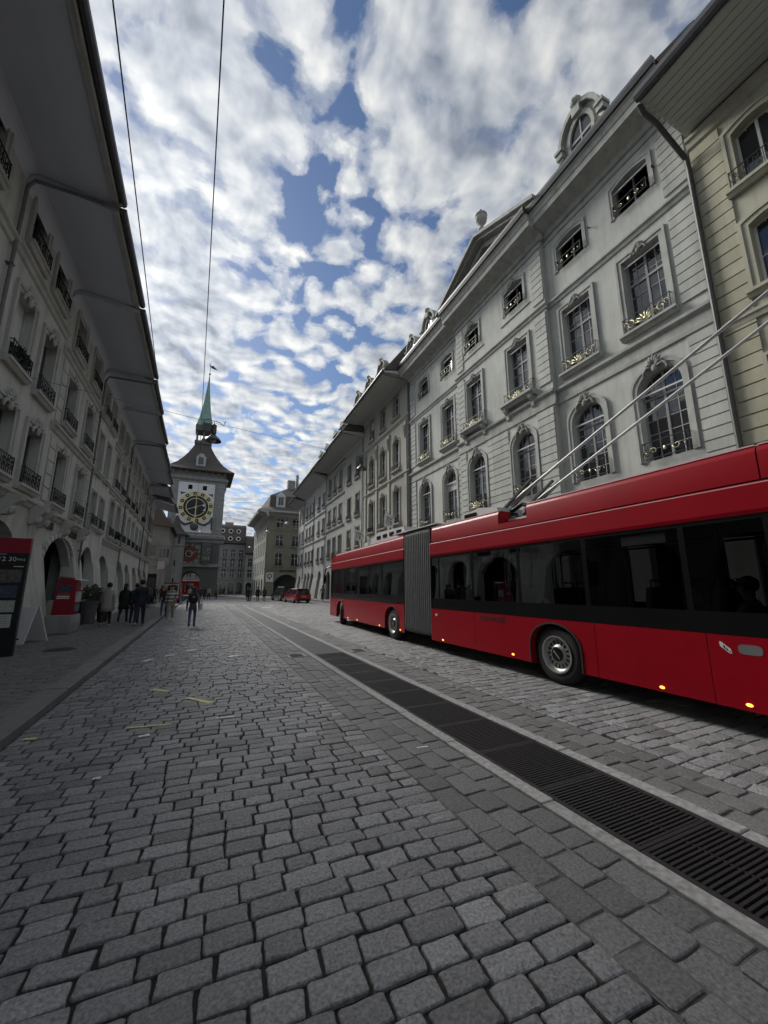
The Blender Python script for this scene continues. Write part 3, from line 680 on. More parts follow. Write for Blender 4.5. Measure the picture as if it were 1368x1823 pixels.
# ---- the large grey house with the pediment
Y0, Y1 = 5.08, 25.35; WG = Y1 - Y0
G = rbuild('town_house', Y0, label='large grey town house with triangular pediment and gilded railings behind the trolleybus', cat='building')
RIS = (6.0, 13.25); PR = 0.22
sec = [(0.0, RIS[0], 0.0, [1.88, 4.66]), (RIS[0], RIS[1], PR, [7.98, 11.60]), (RIS[1], WG, 0.0, [14.75, 17.98])]
for (ua, ub, yy, bays) in sec:
    ops = []
    for u in bays: ops += [(u, 2.1, 0.1, 4.3, 0.9), (u, 1.46, 5.80, 8.93, 0.70), (u, 1.38, 10.66, 13.62, 0.0), (u, 1.36, 15.66, 17.08, 0.16)]
    b = MB(); wall(b, ua, ub, 0, 18.2, ops, yy, 0.34)
    if yy: b.box(ua, ua + .001, -.02, yy, 0, 18.2); b.box(ub - .001, ub, -.02, yy, 0, 18.2)
    b.build('wall', 'plaster_grey', G)
    ris = yy > 0
    for u in bays:
        window(G, u, 5.80, 1.46, 3.13, 0.70, 0.34, 4, 5, 2.25, .03, .07, 'window_frame', 'pane', (.21, .09), 'stone_grey', None, (1.42, .62, 'gilt' if ris else 'small'), .80, yy, blind=.22 if u == 14.75 else None)
        window(G, u, 10.66, 1.38, 2.96, 0.0, 0.34, 4, 4, 1.98, .03, .07, 'window_frame', 'pane', (.22, .08), 'stone_grey', (2.15, .42, .26, True) if ris else (1.95, .24, .2), (1.62 if not ris else 1.95, .58, 'gilt'), .55, yy)
        window(G, u, 15.66, 1.36, 1.42, 0.16, 0.34, 2, 1, None, 0, .05, 'window_dark', 'pane', (.17, .06), 'stone_grey', None, (1.26, .42, 'small'), .55 if ris else None, yy, leaf=(u > 12.5))
        # sun-blind rod across the top of every opening
        for zb in (13.40, 16.82): q = MB(); q.box(u - .66, u + .66, yy - .10, yy - .06, zb - .02, zb + .02); q.build('blind_rod', 'window_white', G)
        q = MB(); q.box(u - .70, u + .70, yy - .14, yy - .10, 8.16, 8.21); q.build('blind_rod', 'window_white', G)
    ext = .12
    cA = [(0.0, 9.46), (.06, 9.48), (.07, 9.62), (.03, 9.64), (.03, 9.98), (.10, 10.02), (.15, 10.08), (.16, 10.18), (0.0, 10.24)]
    course(G, ua - (.1 if ris else 0), ub + (.1 if ris else 0), cA, 'stone_grey', yy)
    course(G, ua - (.1 if ris else 0), ub + (.1 if ris else 0), [(0, 14.20), (.05, 14.24), (.08, 14.36), (.14, 14.42), (.14, 14.50), (0, 14.56)], 'stone_grey', yy)
    course(G, ua, ub, [(0, 17.55), (.05, 17.57), (.05, 17.66), (0, 17.68)], 'stone_grey', yy)
    # cornice with deep cove
    e = .2 if ris else 0
    cz = [(0, 17.86), (.10, 17.90), (.14, 18.04), (.20, 18.10), (.62, 18.22), (.84, 18.26), (.86, 18.52), (.90, 18.56), (.96, 18.74), (1.04, 18.80)]
    course(G, ua - e, ub + e, cz + [(.0, 18.84)], 'stone_grey', yy, 'cornice')
    gm = MB(); gm.prism([(yy + .98, 18.845), (yy + 1.10, 18.85), (yy + 1.15, 19.02), (yy + 1.15, 19.14), (yy + .95, 19.14)], 'x', ua - e, ub + e); gm.build('gutter', 'gutter', G)
# rusticated corner strips: three storeys each
for ua, ub, yy in ((.06, .84, 0.0), (6.05, 6.72, PR), (12.53, 13.20, PR), (19.35, 20.22, 0.0)):
    if ub < 1 or ub > 20: blocks(G, ua, ub, 5.2, 9.42, .352, 'stone_block', yy)
    blocks(G, ua, ub, 10.6, 14.12, .352, 'stone_block', yy); blocks(G, ua, ub, 14.75, 17.5, .344, 'stone_block', yy)
for ua, ub in ((6.05, 7.00), (8.96, 10.62), (12.58, 13.20)): blocks(G, ua, ub, 5.2, 9.42, .352, 'stone_block', PR)
blocks(G, 13.30, 13.78, 5.2, 9.42, .352, 'stone_block', 0.0); blocks(G, 13.30, 13.78, 10.6, 14.12, .352, 'stone_block', 0.0)
# recessed panel frames between storeys of the projecting part
for u in (7.98, 11.60):
    q = MB(); i_ = [(u - 1.15, 14.72), (u + 1.15, 14.72), (u + 1.15, 14.60), (u - 1.15, 14.60)]
    q.box(u - 1.05, u + 1.05, PR, PR + .05, 15.22, 15.30); q.build('apron', 'stone_grey', G)
# pediment
uc = (RIS[0] + RIS[1]) / 2; zb = 18.86; hw = 4.05; ap = 2.12
q = MB(); q.prism([(uc - hw + .35, zb), (uc + hw - .35, zb), (uc, zb + ap - .25)], 'y', PR - .5, PR + .05); pd = q.build('pediment', 'plaster_grey', G)
for s in (-1, 1):
    q = MB(); x0, x1 = uc + s * (hw + .3), uc; dz = .34
    for (ya, yb, d0, d1) in ((-.4, .45, -.34, .0), (-.4, .82, .002, .16), (-.4, 1.05, .162, .36)):
        p = [(x0, zb + d0 + .1), (x1, zb + ap + d0), (x1, zb + ap + d1), (x0, zb + d1 + .1)]
        q.prism(p if s < 0 else p[::-1], 'y', PR + ya, PR + yb + (.002 if s > 0 else 0))
    q.build('raking_cornice', 'stone_grey', pd)
q = MB(); rr = random.Random(8)
for k in range(26):
    a = rr.uniform(-1, 1); q.ball((uc + a * 1.7, PR + .12, zb + .25 + rr.random() * (1.35 * (1 - abs(a)) + .1)), rr.uniform(.08, .2), 7, 5, (1.2, .8, 1))
q.ball((uc, PR + .1, zb + .85), .48, 12, 8, (.85, .35, 1)); 
for s in (-1, 1): q.tube([(uc + s * .4, PR + .15, zb + .3), (uc + s * 1.2, PR + .16, zb + .55), (uc + s * 2.0, PR + .14, zb + .28), (uc + s * 2.5, PR + .12, zb + .22)], [.16, .2, .13, .06], 6)
q.build('pediment_relief', 'carved', pd, smooth=True)
q = MB(); q.lathe([(.20, 0), (.20, .12), (.10, .16), (.08, .34), (.13, .42), (.30, .62), (.34, .82), (.30, .95), (.36, 1.0), (.34, 1.06), (.2, 1.14), (.08, 1.2), (.07, 1.3), (.10, 1.36), (.05, 1.46), (0, 1.5)], 14)
q.build('urn', 'stone_grey', pd, (uc - .25, PR + .62, zb + ap + .52), smooth=True)
q = MB(); q.prism([(uc - hw - .1, zb + .25), (uc + hw + .1, zb + .25), (uc, zb + ap + .36)], 'y', -6, PR - .401); q.build('pediment_roof', 'roof_tile', pd)
roof(G, WG, 12, .92, 19.10, rise=4.2); body(G, WG, 12, 18.2, 'plaster_grey')
dormer(G, 3.12, .55, 19.15, 1.9, 2.6); dormer(G, 16.2, .42, 19.15, 1.75, 2.2); dormer(G, 18.9, .42, 19.15, 1.5, 1.9)
downpipe(G, WG - .02, 0.1, 17.2, .95, 18.9, m='pipe')
q = MB()
for u in (1.0, 3.6, 14.0): q.tube([(u, 0, 16.3), (u, .14, 16.3), (u, .16, 16.2)], .02, 5)
q.build('shutter_hook', 'iron', G)
# ---- beige house at the right edge
Y0 = -4.0; WB = 5.06 + 4.0
Bz = rbuild('corner_house', Y0, label='beige rendered house with deep boarded eave at the right edge', cat='building')
bb = [1.9, 4.6, 7.50]; ops = []
for u in bb: ops += [(u, 2.0, .1, 4.2, .9), (u, 1.1, 5.4, 7.6, 0), (u, 1.05, 9.75, 11.85, 0.12), (u, 1.0, 13.10, 15.05, .14)]
q = MB(); wall(q, 0, WB, 0, 16.2, ops, 0, .3); q.build('wall', 'beige', Bz)
for u in bb:
    window(Bz, u, 13.10, 1.0, 1.95, .14, .3, 2, 2, None, .03, .06, 'window_white', 'pane', (.24, .09), 'beige', (1.6, .22, .22), (1.35, .55, 'bars'))
    window(Bz, u, 9.75, 1.05, 2.1, .12, .3, 2, 2, None, .03, .06, 'window_white', 'pane', (.24, .09), 'beige', (1.6, .22, .22), None)
    window(Bz, u, 5.4, 1.1, 2.2, 0, .3, 2, 2, None, .03, .06, 'window_white', 'pane', (.24, .09), 'beige', (1.6, .22, .22), None)
blocks(Bz, WB - .80, WB - .03, 4.6, 15.55, .425, 'beige_block'); blocks(Bz, WB - .801, WB + .0 - .031, 0.1, 4.4, .43, 'beige_block')
course(Bz, 0, WB, [(0, 8.9), (.06, 8.93), (.08, 9.05), (.12, 9.1), (.12, 9.2), (0, 9.25)], 'beige'); course(Bz, 0, WB, [(0, 15.6), (.08, 15.66), (.10, 15.86), (.16, 15.92), (.16, 16.05), (0, 16.1)], 'beige', 0, 'cornice')
# boarded soffit, one board after another
nb = 9; y1, zw, ze = 2.3, 16.15, 16.25
for k in range(nb):
    ya, yb = .10 + (y1 - .1) * k / nb, .10 + (y1 - .1) * (k + 1) / nb; q = MB(); z0_ = zw + (ze - zw) * k / nb
    q.box(0, WB - .05, ya + .006, yb - .006, z0_, z0_ + .03); q.build('soffit_board', 'soffit_warm', Bz)
q = MB(); q.box(0, WB - .05, 0, y1, zw + .12, zw + .14); q.build('eave_deck', 'interior', Bz)
q = MB(); q.box(0, WB - .04, y1 + .002, y1 + .06, ze - .06, ze + .2); q.build('fascia', 'stone_grey', Bz)
q = MB(); q.prism([(y1 + .065, ze + .02), (y1 + .12, ze - .03), (y1 + .22, ze), (y1 + .27, ze + .1), (y1 + .27, ze + .26), (y1 + .065, ze + .26)], 'x', 0, WB); q.build('gutter', 'gutter', Bz)
q = MB(); q.prism([(y1 + .05, ze + .27), (-4, ze + 6.6), (-10, ze + .27)], 'x', 0, WB - .03); q.build('roof', 'roof_tile', Bz); body(Bz, WB - .02, 10, 16.2, 'beige')
q = MB(); u = WB + .02; q.tube([(u, .13, .1), (u, .13, 14.9), (u, .20, 15.3), (u, 1.5, 16.0), (u, 2.1, 16.05), (u - .02, 2.32, 16.25)], .075, 10); q.build('downpipe', 'pipe', Bz)
# ---- generic terraced house
def house(name, label, y0, y1, m, trim, fm, floors, bays, ztop, ev, arches, pilasters=None, courses=(), dorm=(), rail=None, pm='pane', left=False, railfloors=(), cols=2, rws=3, pots=(), sur=(.14, .06), cart=None, blinds=(), soff='soffit_warm', shut=False, archz=3.7, archw=2.0, buttress=0.0, dfn=None):
    w = y1 - y0
    if left: o = empty(name, (LX(y1), y1, 0.0), -pi / 2, label=label, cat='building'); B_ = [y1 - q for q in bays]; A_ = [y1 - q for q in arches]
    else: o = rbuild(name, y0, label=label, cat='building'); B_ = [q - y0 for q in bays]; A_ = [q - y0 for q in arches]
    ops = [(u, archw, 0.05, archz, min(archw / 2, 1.0)) for u in A_]
    for (za, zb_, ww, rise) in floors: ops += [(u, ww, za, zb_, rise) for u in B_]
    q = MB(); wall(q, 0, w, 0, ztop, ops, 0, .30); q.build('wall', m, o)
    for fi, (za, zb_, ww, rise) in enumerate(floors):
        for bi, u in enumerate(B_):
            window(o, u, za, ww, zb_ - za, rise, .30, cols, rws, None, .03 if rws > 1 else 0, .055, fm, pm, sur, trim, (ww + .42, .2, .18), (ww + .2, .5, rail) if rail and fi in railfloors else None, cart if cart and fi in (0, 1) else None,
                   blind=.55 if (fi, bi) in blinds else (prng.choice([.25, .4, .6]) if prng.random() < .14 else None), pots=(fi, bi) in pots, shutters=shut and fi < 2)
    for z in courses: course(o, 0, w, [(0, z - .16), (.06, z - .12), (.09, z - .02), (.16, z + .03), (.16, z + .10), (0, z + .16)], trim)
    if ev:
        y1_, zw, ze = ev; eave(o, w, y1_, zw, ze, soff, 0.0); roof(o, w, 10, y1_ + .02, ze + .24, zw + .53, rise=3.6)
    body(o, w, 10, ztop, m)
    for u in A_:
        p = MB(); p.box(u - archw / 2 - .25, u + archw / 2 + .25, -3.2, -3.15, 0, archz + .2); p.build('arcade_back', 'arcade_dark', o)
        p = MB(); p.prism([(x * .99, z) for x, z in [(-archw / 2, .05)] + arch_path(archw, archz - min(archw / 2, 1.0), min(archw / 2, 1.0)) + [(archw / 2, .05)]], 'y', -.9, -.86)
    if buttress:
        ed = sorted([0.0] + [u - archw / 2 for u in A_] + [u + archw / 2 for u in A_] + [w])
        for a, b_ in zip(ed[::2], ed[1::2]):
            if b_ - a < .12: continue
            p = MB(); p.prism([(.004, .05), (buttress, .05), (buttress * .8, .8), (.10, 2.6), (.004, 3.0)], 'x', a + .02, b_ - .02); p.build('pier', m, o)
    if pilasters:
        for u in pilasters:
            uu = (y1 - u) if left else (u - y0); p = MB(); zt_ = pilasters_z[1]; p.box(uu - .2, uu + .2, .001, .10, pilasters_z[0], zt_ - .5); p.box(uu - .26, uu + .26, .001, .15, zt_ - .5, zt_ - .12); p.box(uu - .24, uu + .24, .001, .14, pilasters_z[0], pilasters_z[0] + .25)
            p.tube([(uu, .12, zt_ - .55), (uu, .14, zt_ - 1.0), (uu, .12, zt_ - 1.6)], [.12, .10, .03], 6); p.build('pilaster', trim, o)
    for (u, dz, dw, dh, st) in dorm:
        dormer(o, (y1 - u) if left else (u - y0), (ev[0] - .55), ev[2] + dz, dw, dh, st, trim)
    return o
pilasters_z = (6.0, 15.1)
H2 = house('town_house', 'cream house with tall pilasters and three bays, just left of the pediment house', 25.38, 36.1, 'cream', 'cream', 'window_white',
      [(6.75, 9.6, 1.25, 0), (11.3, 13.95, 1.25, .16), (16.0, 18.1, 1.2, 0)], [28.0, 30.95, 33.8], 18.5, (2.2, 18.55, 18.45), [27.6, 30.8, 34.0], pilasters=[26.1, 29.5, 32.4, 35.4], courses=(15.3, 10.6), rail='bars', railfloors=(0, 1), cart=.75,
      dorm=[(27.2, .2, 1.6, 1.9, 'round'), (30.2, .2, 1.6, 1.9, 'round'), (33.2, .2, 1.6, 1.9, 'round')], pots=[(0, 0), (0, 2)])
downpipe(H2, .16, .1, 16.9, 2.2, 18.4)
H3 = house('town_house', 'narrow grey house with two window bays, two doors left of the pediment house', 36.14, 42.7, 'midgrey', 'midgrey', 'window_dark', [(5.9, 7.9, 1.15, 0), (9.15, 11.6, 1.15, 0), (13.35, 15.55, 1.15, 0)], [38.0, 40.9], 17.0, (2.3, 17.3, 17.55), [38.0, 41.0], courses=(), rail='bars', railfloors=(1, 2), dorm=[(38.6, .3, 1.5, 1.8, 'gable'), (41.2, .3, 1.5, 1.8, 'gable')], rws=1)
downpipe(H3, .1, .1, 16.0, 2.3, 17.5)
H4 = house('town_house', 'grey house with three bays of drawn white blinds over the front of the bus', 42.74, 51.2, 'midgrey', 'midgrey', 'window_white', [(5.4, 7.8, 1.2, 0), (9.55, 11.7, 1.2, 0), (13.5, 15.95, 1.2, 0)], [44.4, 46.9, 49.4], 17.0, (2.2, 17.4, 17.5), [44.4, 46.9, 49.4], courses=(8.9, 12.8, 16.3), rail='bars', railfloors=(0, 1, 2), blinds=[(1, 0), (1, 1), (1, 2), (2, 1)], dorm=[(45.5, .3, 1.5, 1.8, 'gable'), (48.6, .3, 1.5, 1.8, 'gable')], rws=1)
H5 = house('town_house', 'long pale rendered house with five bays and arcade arches beyond the front of the bus', 51.24, 65.8, 'pale', 'pale', 'window_frame', [(5.2, 7.25, 1.15, 0), (9.15, 11.2, 1.15, 0), (12.85, 14.9, 1.15, 0)], [52.7, 55.4, 59.2, 61.5, 63.9], 16.3, (2.2, 16.6, 17.4), [54.2, 59.0, 61.4, 63.8], courses=(8.4, 12.1), rail='bars', railfloors=(0, 1, 2), rws=1, archz=3.9, archw=1.8, buttress=.45)
downpipe(H5, .02, .1, 15.4, 2.2, 17.3); downpipe(H5, 7.2, .1, 15.6, 2.2, 16.4, swan=False)
H6 = house('town_house', 'narrow pale house with two bays at the far end of the right-hand terrace', 65.84, 71.6, 'pale', 'pale', 'window_frame', [(5.2, 7.25, 1.1, 0), (9.15, 11.2, 1.1, 0), (12.85, 14.9, 1.1, 0)], [67.4, 69.9], 15.8, (2.0, 16.0, 16.6), [68.6], courses=(8.4,), rail='bars', railfloors=(0,), rws=1, archz=3.6, buttress=.4)
downpipe(H6, .02, .1, 14.6, 2.0, 16.5)
# ================================================================== LEFT-HAND SIDE OF THE STREET
def LX(y): return -5.0 - 0.018 * max(0.0, y - 26)
pilasters_z = (4.3, 10.0)
L0 = house('arcade_house', 'dark shaded house with deep eave at the left edge, nearest the camera', -3.0, 11.5, 'left_stone', 'left_trim', 'window_dark', [(4.5, 6.4, 1.05, 0), (7.4, 9.4, 1.05, 0), (10.9, 12.5, 1.0, .12)], [-1.0, 1.6, 4.2, 7.0, 9.8], 12.8, (1.98, 12.42, 12.25), [-.5, 3.0, 6.4, 9.6], courses=(4.1, 6.9, 10.2), rail='bars', railfloors=(0, 1, 2), left=True, soff='soffit', rws=1, archz=3.4, archw=2.2, buttress=.5, pm='pane_dull', sur=(.2, .07), cart=.6)
L1 = house('arcade_house', 'arcaded stone house with a potted plant on its second-floor window railing', 11.52, 15.75, 'left_stone', 'left_trim', 'window_dark', [(4.55, 6.3, 1.0, 0), (7.40, 9.35, 1.0, 0), (10.85, 12.3, .98, .10)], [12.68, 14.62], 12.6, (1.98, 12.25, 12.08), [13.5], courses=(4.15, 10.30), rail='bars', railfloors=(0, 1, 2), left=True, soff='soffit', rws=1, archz=3.4, archw=2.6, buttress=.55, pots=[(1, 0)], pm='pane_dull', sur=(.22, .08), cart=.75)
L2 = house('arcade_house', 'arcaded stone house with corner quoins above the red dispenser and the awning arch', 15.77, 21.1, 'left_stone', 'left_trim', 'window_dark', [(4.5, 6.38, 1.05, 0), (7.45, 9.22, 1.05, 0), (10.35, 11.85, 1.05, .10)], [17.2, 19.75], 12.2, (2.0, 12.05, 11.9), [18.55], courses=(4.10, 7.0, 9.82), rail='bars', railfloors=(0, 1, 2), left=True, soff='soffit', rws=1, archz=3.46, archw=3.4, buttress=.5, pm='pane_dull', sur=(.2, .07), cart=.5)
for ua, ub in ((15.95, 16.5), (20.55, 21.0)):
    blocks(L2, 21.1 - ub, 21.1 - ua, 4.45, 6.75, .46, 'left_stone', 0, .04); blocks(L2, 21.1 - ub, 21.1 - ua, 7.25, 9.6, .47, 'left_stone', 0, .04)
L3 = house('arcade_house', 'plain pale rendered house with a narrow tall arch beside the planter', 21.12, 25.2, 'left_pale', 'left_trim', 'window_dark', [(4.5, 6.1, .85, 0), (7.1, 9.05, .85, 0), (9.9, 11.4, .85, 0)], [22.3, 23.95], 12.0, (1.95, 11.85, 11.72), [22.6], courses=(), rail='bars', railfloors=(0, 2), left=True, soff='soffit', rws=1, archz=3.5, archw=2.1, buttress=.45, pm='pane_dull', sur=(.10, .05))
L4 = house('arcade_house', 'arcaded house with ornate paired windows and a white ledge over its arch', 25.22, 30.3, 'left_stone', 'left_trim', 'window_frame', [(4.5, 6.5, .95, 0), (7.3, 9.1, .95, 0), (9.95, 11.3, .95, 0)], [26.8, 28.8], 11.8, (1.95, 11.68, 11.58), [26.3], courses=(4.1, 7.0, 9.6), rail='bars', railfloors=(0, 1), left=True, soff='soffit', rws=1, archz=3.35, archw=2.5, buttress=.4, pm='pane_dull', cart=.5, pots=[(0, 1)])
for ua, ub in ((25.3, 25.75), (29.85, 30.2)): blocks(L4, 30.3 - ub, 30.3 - ua, 4.3, 6.7, .40, 'left_pale', 0, .04)
L5 = house('arcade_house', 'arcaded house with red flowers on an upper sill, midway along the left side', 30.32, 37.0, 'left_pale', 'left_trim', 'window_white', [(4.6, 6.5, .95, 0), (7.3, 9.1, .95, 0), (9.95, 11.2, .95, 0)], [31.6, 33.6, 35.6], 11.6, (1.9, 11.5, 11.4), [32.2, 35.0], courses=(4.3, 9.6), rail='bars', railfloors=(0, 1), left=True, soff='soffit', rws=1, archz=3.35, archw=2.0, buttress=.4, pm='pane_dull', cart=.45)
L6 = house('arcade_house', 'narrow arcaded house with white window frames, third from the side street', 37.02, 41.4, 'left_pale', 'left_trim', 'window_white', [(4.6, 6.5, .9, 0), (7.3, 9.1, .9, 0), (9.9, 11.1, .9, 0)], [38.2, 40.2], 11.5, (1.9, 11.4, 11.3), [39.2], courses=(4.3, 9.5), left=True, soff='soffit', rws=1, archz=3.3, archw=2.2, buttress=.4, pm='pane_dull', rail='bars', railfloors=(0,), pots=[(1, 1)])
L7 = house('arcade_house', 'arcaded grey house second from the side street on the left', 41.42, 45.6, 'left_stone', 'left_trim', 'window_white', [(4.6, 6.4, .9, 0), (7.2, 9.0, .9, 0), (9.8, 10.9, .9, 0)], [42.6, 44.5], 11.2, (1.8, 11.1, 10.9), [43.5], courses=(4.3,), left=True, soff='soffit', rws=1, archz=3.3, archw=2.0, buttress=.4, pm='pane_dull')
L8 = house('arcade_house', 'end house with dark shutters at the corner of the side street', 45.62, 50.5, 'left_pale', 'left_trim', 'window_white', [(4.6, 6.4, .85, 0), (7.2, 9.0, .85, 0)], [47.0, 49.1], 10.6, (2.2, 10.5, 10.1), [48.0], courses=(4.3,), left=True, soff='soffit', rws=1, archz=3.3, archw=2.0, buttress=.4, pm='pane_dull', shut=True)
for hh, ww_, zz_, ye_, ze_ in ((L0, .12, 12.0, 1.98, 12.2), (L2, .06, 10.9, 2.0, 11.7), (L4, .05, 10.9, 1.95, 11.5), (L6, .05, 10.6, 1.9, 11.2), (L7, .05, 10.0, 1.8, 10.8)): downpipe(hh, ww_, .1, zz_, ye_, ze_, .045)
# awning trim (scalloped) and carved brackets on the dispenser house
q = MB(); R_ = 1.72
for k in range(13):
    a0, a1 = pi * (.05 + .9 * k / 13), pi * (.05 + .9 * (k + .72) / 13); c = 2.46
    q.prism([(21.1 - 18.55 + R_ * cos(a0), c + .62 * R_ * sin(a0) * .95), (21.1 - 18.55 + R_ * cos(a1), c + .62 * R_ * sin(a1) * .95), (21.1 - 18.55 + 1.09 * R_ * cos(a1), c + .12 + .62 * R_ * sin(a1)), (21.1 - 18.55 + 1.09 * R_ * cos(a0), c + .12 + .62 * R_ * sin(a0))], 'y', .02, .10)
q.build('arch_trim', 'left_pale', L2)
for hh, us in ((L1, (.35, 2.2, 3.9)), (L2, (.45, 2.7, 4.95))):
    for u in us:
        q = MB(); q.prism([(.002, 3.55), (.16, 3.55), (.2, 3.75), (.42, 3.95), (.46, 4.12), (.002, 4.12)], 'x', u - .14, u + .14); q.ball((u, .2, 3.72), .15, 8, 6, (1, .8, 1.1)); q.build('bracket', 'left_trim', hh)
for u, zt in ((1.35, 'ADRESSE'), (4.05, '')):
    q = MB(); q.box(u - .62 if zt else u - .4, u + .62 if zt else u + .4, .01, .05, 3.62, 3.88); s_ = q.build('sign_board', 'iron', L2)
# flowers on the red-flower house
fl = ob('flower_box', foliage_mesh(.5, .22, .3, 120, .12, 5), 'flower', None, (LX(37) + .3, 34.6, 7.75)); fl.name = 'flower_box'; tag(fl, 'red flowers hanging from an upper sill midway along the left side', 'flowers')
# arcade interior floors read as pavement; ceiling over the arcades
# ================================================================== ORIEL HOUSE beyond the side street, left of the tower
OH = empty('oriel_house', (-4.6, 62.0, 0), 0, label='old stone house with a corner oriel and red tiled roof, left of the clock tower', cat='building')
q = MB(); wall(q, -6.5, 0, 0, 11.4, [(-1.75, .75, 5.9, 7.4, 0), (-3.4, .75, 5.9, 7.4, 0), (-3.0, 2.2, 0, 3.4, .9)], 0, .25) ; 
for i, v in enumerate(q.v): q.v[i] = (v[0], -v[1], v[2])
q.add([(0, 0, 0), (0, 12, 0), (0, 12, 11.4), (0, 0, 11.4)], [(0, 1, 2, 3)]); q.build('wall', 'oriel_stone', OH)
for u in (-1.75, -3.4):
    g = MB(); g.box(u - .375, u + .375, .2, .22, 5.9, 7.4); g.box(u - .02, u + .02, .18, .2, 5.9, 7.4); g.build('window', 'pane_dull', OH)
q = MB(); q.box(-6.5, .05, -.12, -.002, 4.5, 4.7); q.box(-6.5, .05, -.10, -.002, 7.7, 7.85); q.box(-6.5, .05, -.16, -.002, 5.45, 5.6); q.build('string_course', 'oriel_stone', OH)
q = MB(); q.box(-.95, .35, -.55, .8, 4.9, 7.3); q.prism([(-.95, 4.9), (.35, 4.9), (.0, 4.2), (-.6, 4.2)], 'y', -.5, .8); q.box(-1.05, .45, -.65, .8, 7.3, 7.45); q.prism([(-1.05, 7.46), (.45, 7.46), (-.2, 8.9), (-.4, 8.9)], 'y', -.45, .8); orl = q.build('oriel', 'oriel_stone', OH)
for x in (-.75, -.32, .11): g = MB(); g.box(x - .14, x + .14, -.575, -.552, 5.7, 6.9); g.build('pane', 'pane_dull', orl)
q = MB(); q.prism([(-7, 10.6), (.5, 9.9), (.55, 10.15), (-.9, 11.6), (-1.5, 13.2), (-2.6, 13.7), (-7, 13.7)], 'y', -.9, 11); q.build('roof', 'roof_red', OH)
# ================================================================== CLOCK TOWER
T = empty('clock_tower', (-1.85, 80.0, 0), 0, label='medieval clock tower with astronomical dials, flared roof and green copper spire at the street end', cat='tower')
HWB, HWS, DP = 4.45, 4.62, 9.4
aw, ah = 1.65, 4.6; ax = -.05    # passage
def tw(y, z0, z1, hw, ops, m, nm):
    q = MB(); wall(q, -hw, hw, z0, z1, ops, 0, 1.2)
    q.v = [(v[0], y - v[1], v[2]) for v in q.v]
    return q.build(nm, m, T)
tw(0, 0, 11.2, HWB + .1, [(ax, 2 * aw, -.1, ah, 1.65)], 'tower_base', 'base_wall'); tw(DP, 0, 11.2, HWB + .1, [(ax, 2 * aw, -.1, ah, 1.65)], 'tower_base', 'base_wall')
q = MB()
for s in (-1, 1): q.box(s * (HWB + .1) - .01, s * (HWB + .1) + .01, 0, DP, 0, 11.2)
q.build('base_side', 'tower_base', T)
q = MB(); p = [(ax - aw, 0)] + [(ax + x, z) for x, z in arch_path(2 * aw, ah - 1.65, 1.65)] + [(ax + aw, 0)]
for (x0, z0), (x1, z1) in zip(p, p[1:]): q.add([(x0, 0.02, z0), (x0, DP - .02, z0), (x1, DP - .02, z1), (x1, .02, z1)], [(0, 1, 2, 3)])
q.build('passage_vault', 'dark_stone', T)
q = MB(); q.box(-HWB - .35, HWB + .35, -.35, DP + .3, 0, .7); q.box(-HWB - .25, HWB + .25, -.25, DP + .2, .7, 1.3)
q2 = MB()
for (xa, xb) in ((-HWB - .35, ax - aw - .1), (ax + aw + .1, HWB + .35)): q2.box(xa, xb, -.35, -.002, 0, 1.1); q2.box(xa, xb, -.22, -.002, 1.1, 1.5)
q2.build('plinth', 'tower_base', T)
q = MB(); q.box(-HWB - .35, HWB + .35, -.35, DP + .2, 5.35, 5.7); q.box(-HWB - .2, HWB + .2, -.2, DP, 5.7, 5.95); q.build('string_course', 'dark_stone', T)
q = MB(); q.prism([(0, 9.6), (-.35, 9.9), (-.4, 10.3), (-.75, 10.6), (-.8, 11.05), (-.35, 11.3), (0, 11.4)], 'x', -HWB - .5, HWB + .75); q.build('cornice', 'dark_stone', T)
q = MB(); q.box(-HWS, HWS, 0, DP, 11.2, 22.6); q.build('shaft', 'dark_stone', T)
zz_ = 11.5
while zz_ < 21.8:   # large quoin courses at both corners
    for s in (-1, 1):
        q = MB(); q.box(s * (HWS - .55) - .62, s * (HWS - .55) + .62, -.07, .3, zz_ + .03, zz_ + .72); q.build('quoin', 'tower_block', T)
    zz_ += .75
q = MB(); q.box(-3.36, 2.86, -.10, -.002, 11.7, 21.2); pn = q.build('dial_panel', 'white_paint', T)
mat('dial_black', (0.014, 0.014, 0.02), 0.5, 0.1, 8); mat('dial_gold', (0.60, 0.54, 0.31), 0.4, 0.1, 9, metal=0.6); mat('dial_grey', (0.10, 0.10, 0.10), .8); mat('dial_red', (0.19, 0.07, 0.055), .8, .25, 6); mat('dial_cream', (0.42, 0.38, 0.32), .8, .2, 5)
cxd, czd, RD = -.15, 16.55, 2.95
q = MB()
def ring(mb, r0, r1, y0, y1, n=48, cx=0, cz=0): strip(mb, [(cx + r0 * cos(2 * pi * i / n), cz + r0 * sin(2 * pi * i / n)) for i in range(n)], [(cx + r1 * cos(2 * pi * i / n), cz + r1 * sin(2 * pi * i / n)) for i in range(n)], y0, y1, True)
dial = empty('dial', (cxd, -.11, czd)); dial.parent = T
def dring(nm, r0, r1, th, m, par=None, n=48):
    q = MB(); ring(q, r0, r1, 0.0, th, n); q.v = [(v[0], -v[1], v[2]) for v in q.v]; return q.build(nm, m, par or dial)
q = MB(); q.lathe([(RD, 0), (RD, -.05), (0, -.05)], 48, axis='y'); q.build('dial_disc', 'dial_gold', dial)
q = MB(); q.lathe([(1.98, -.052), (1.98, -.06), (0, -.06)], 48, axis='y'); q.build('dial_centre', 'dial_black', dial)
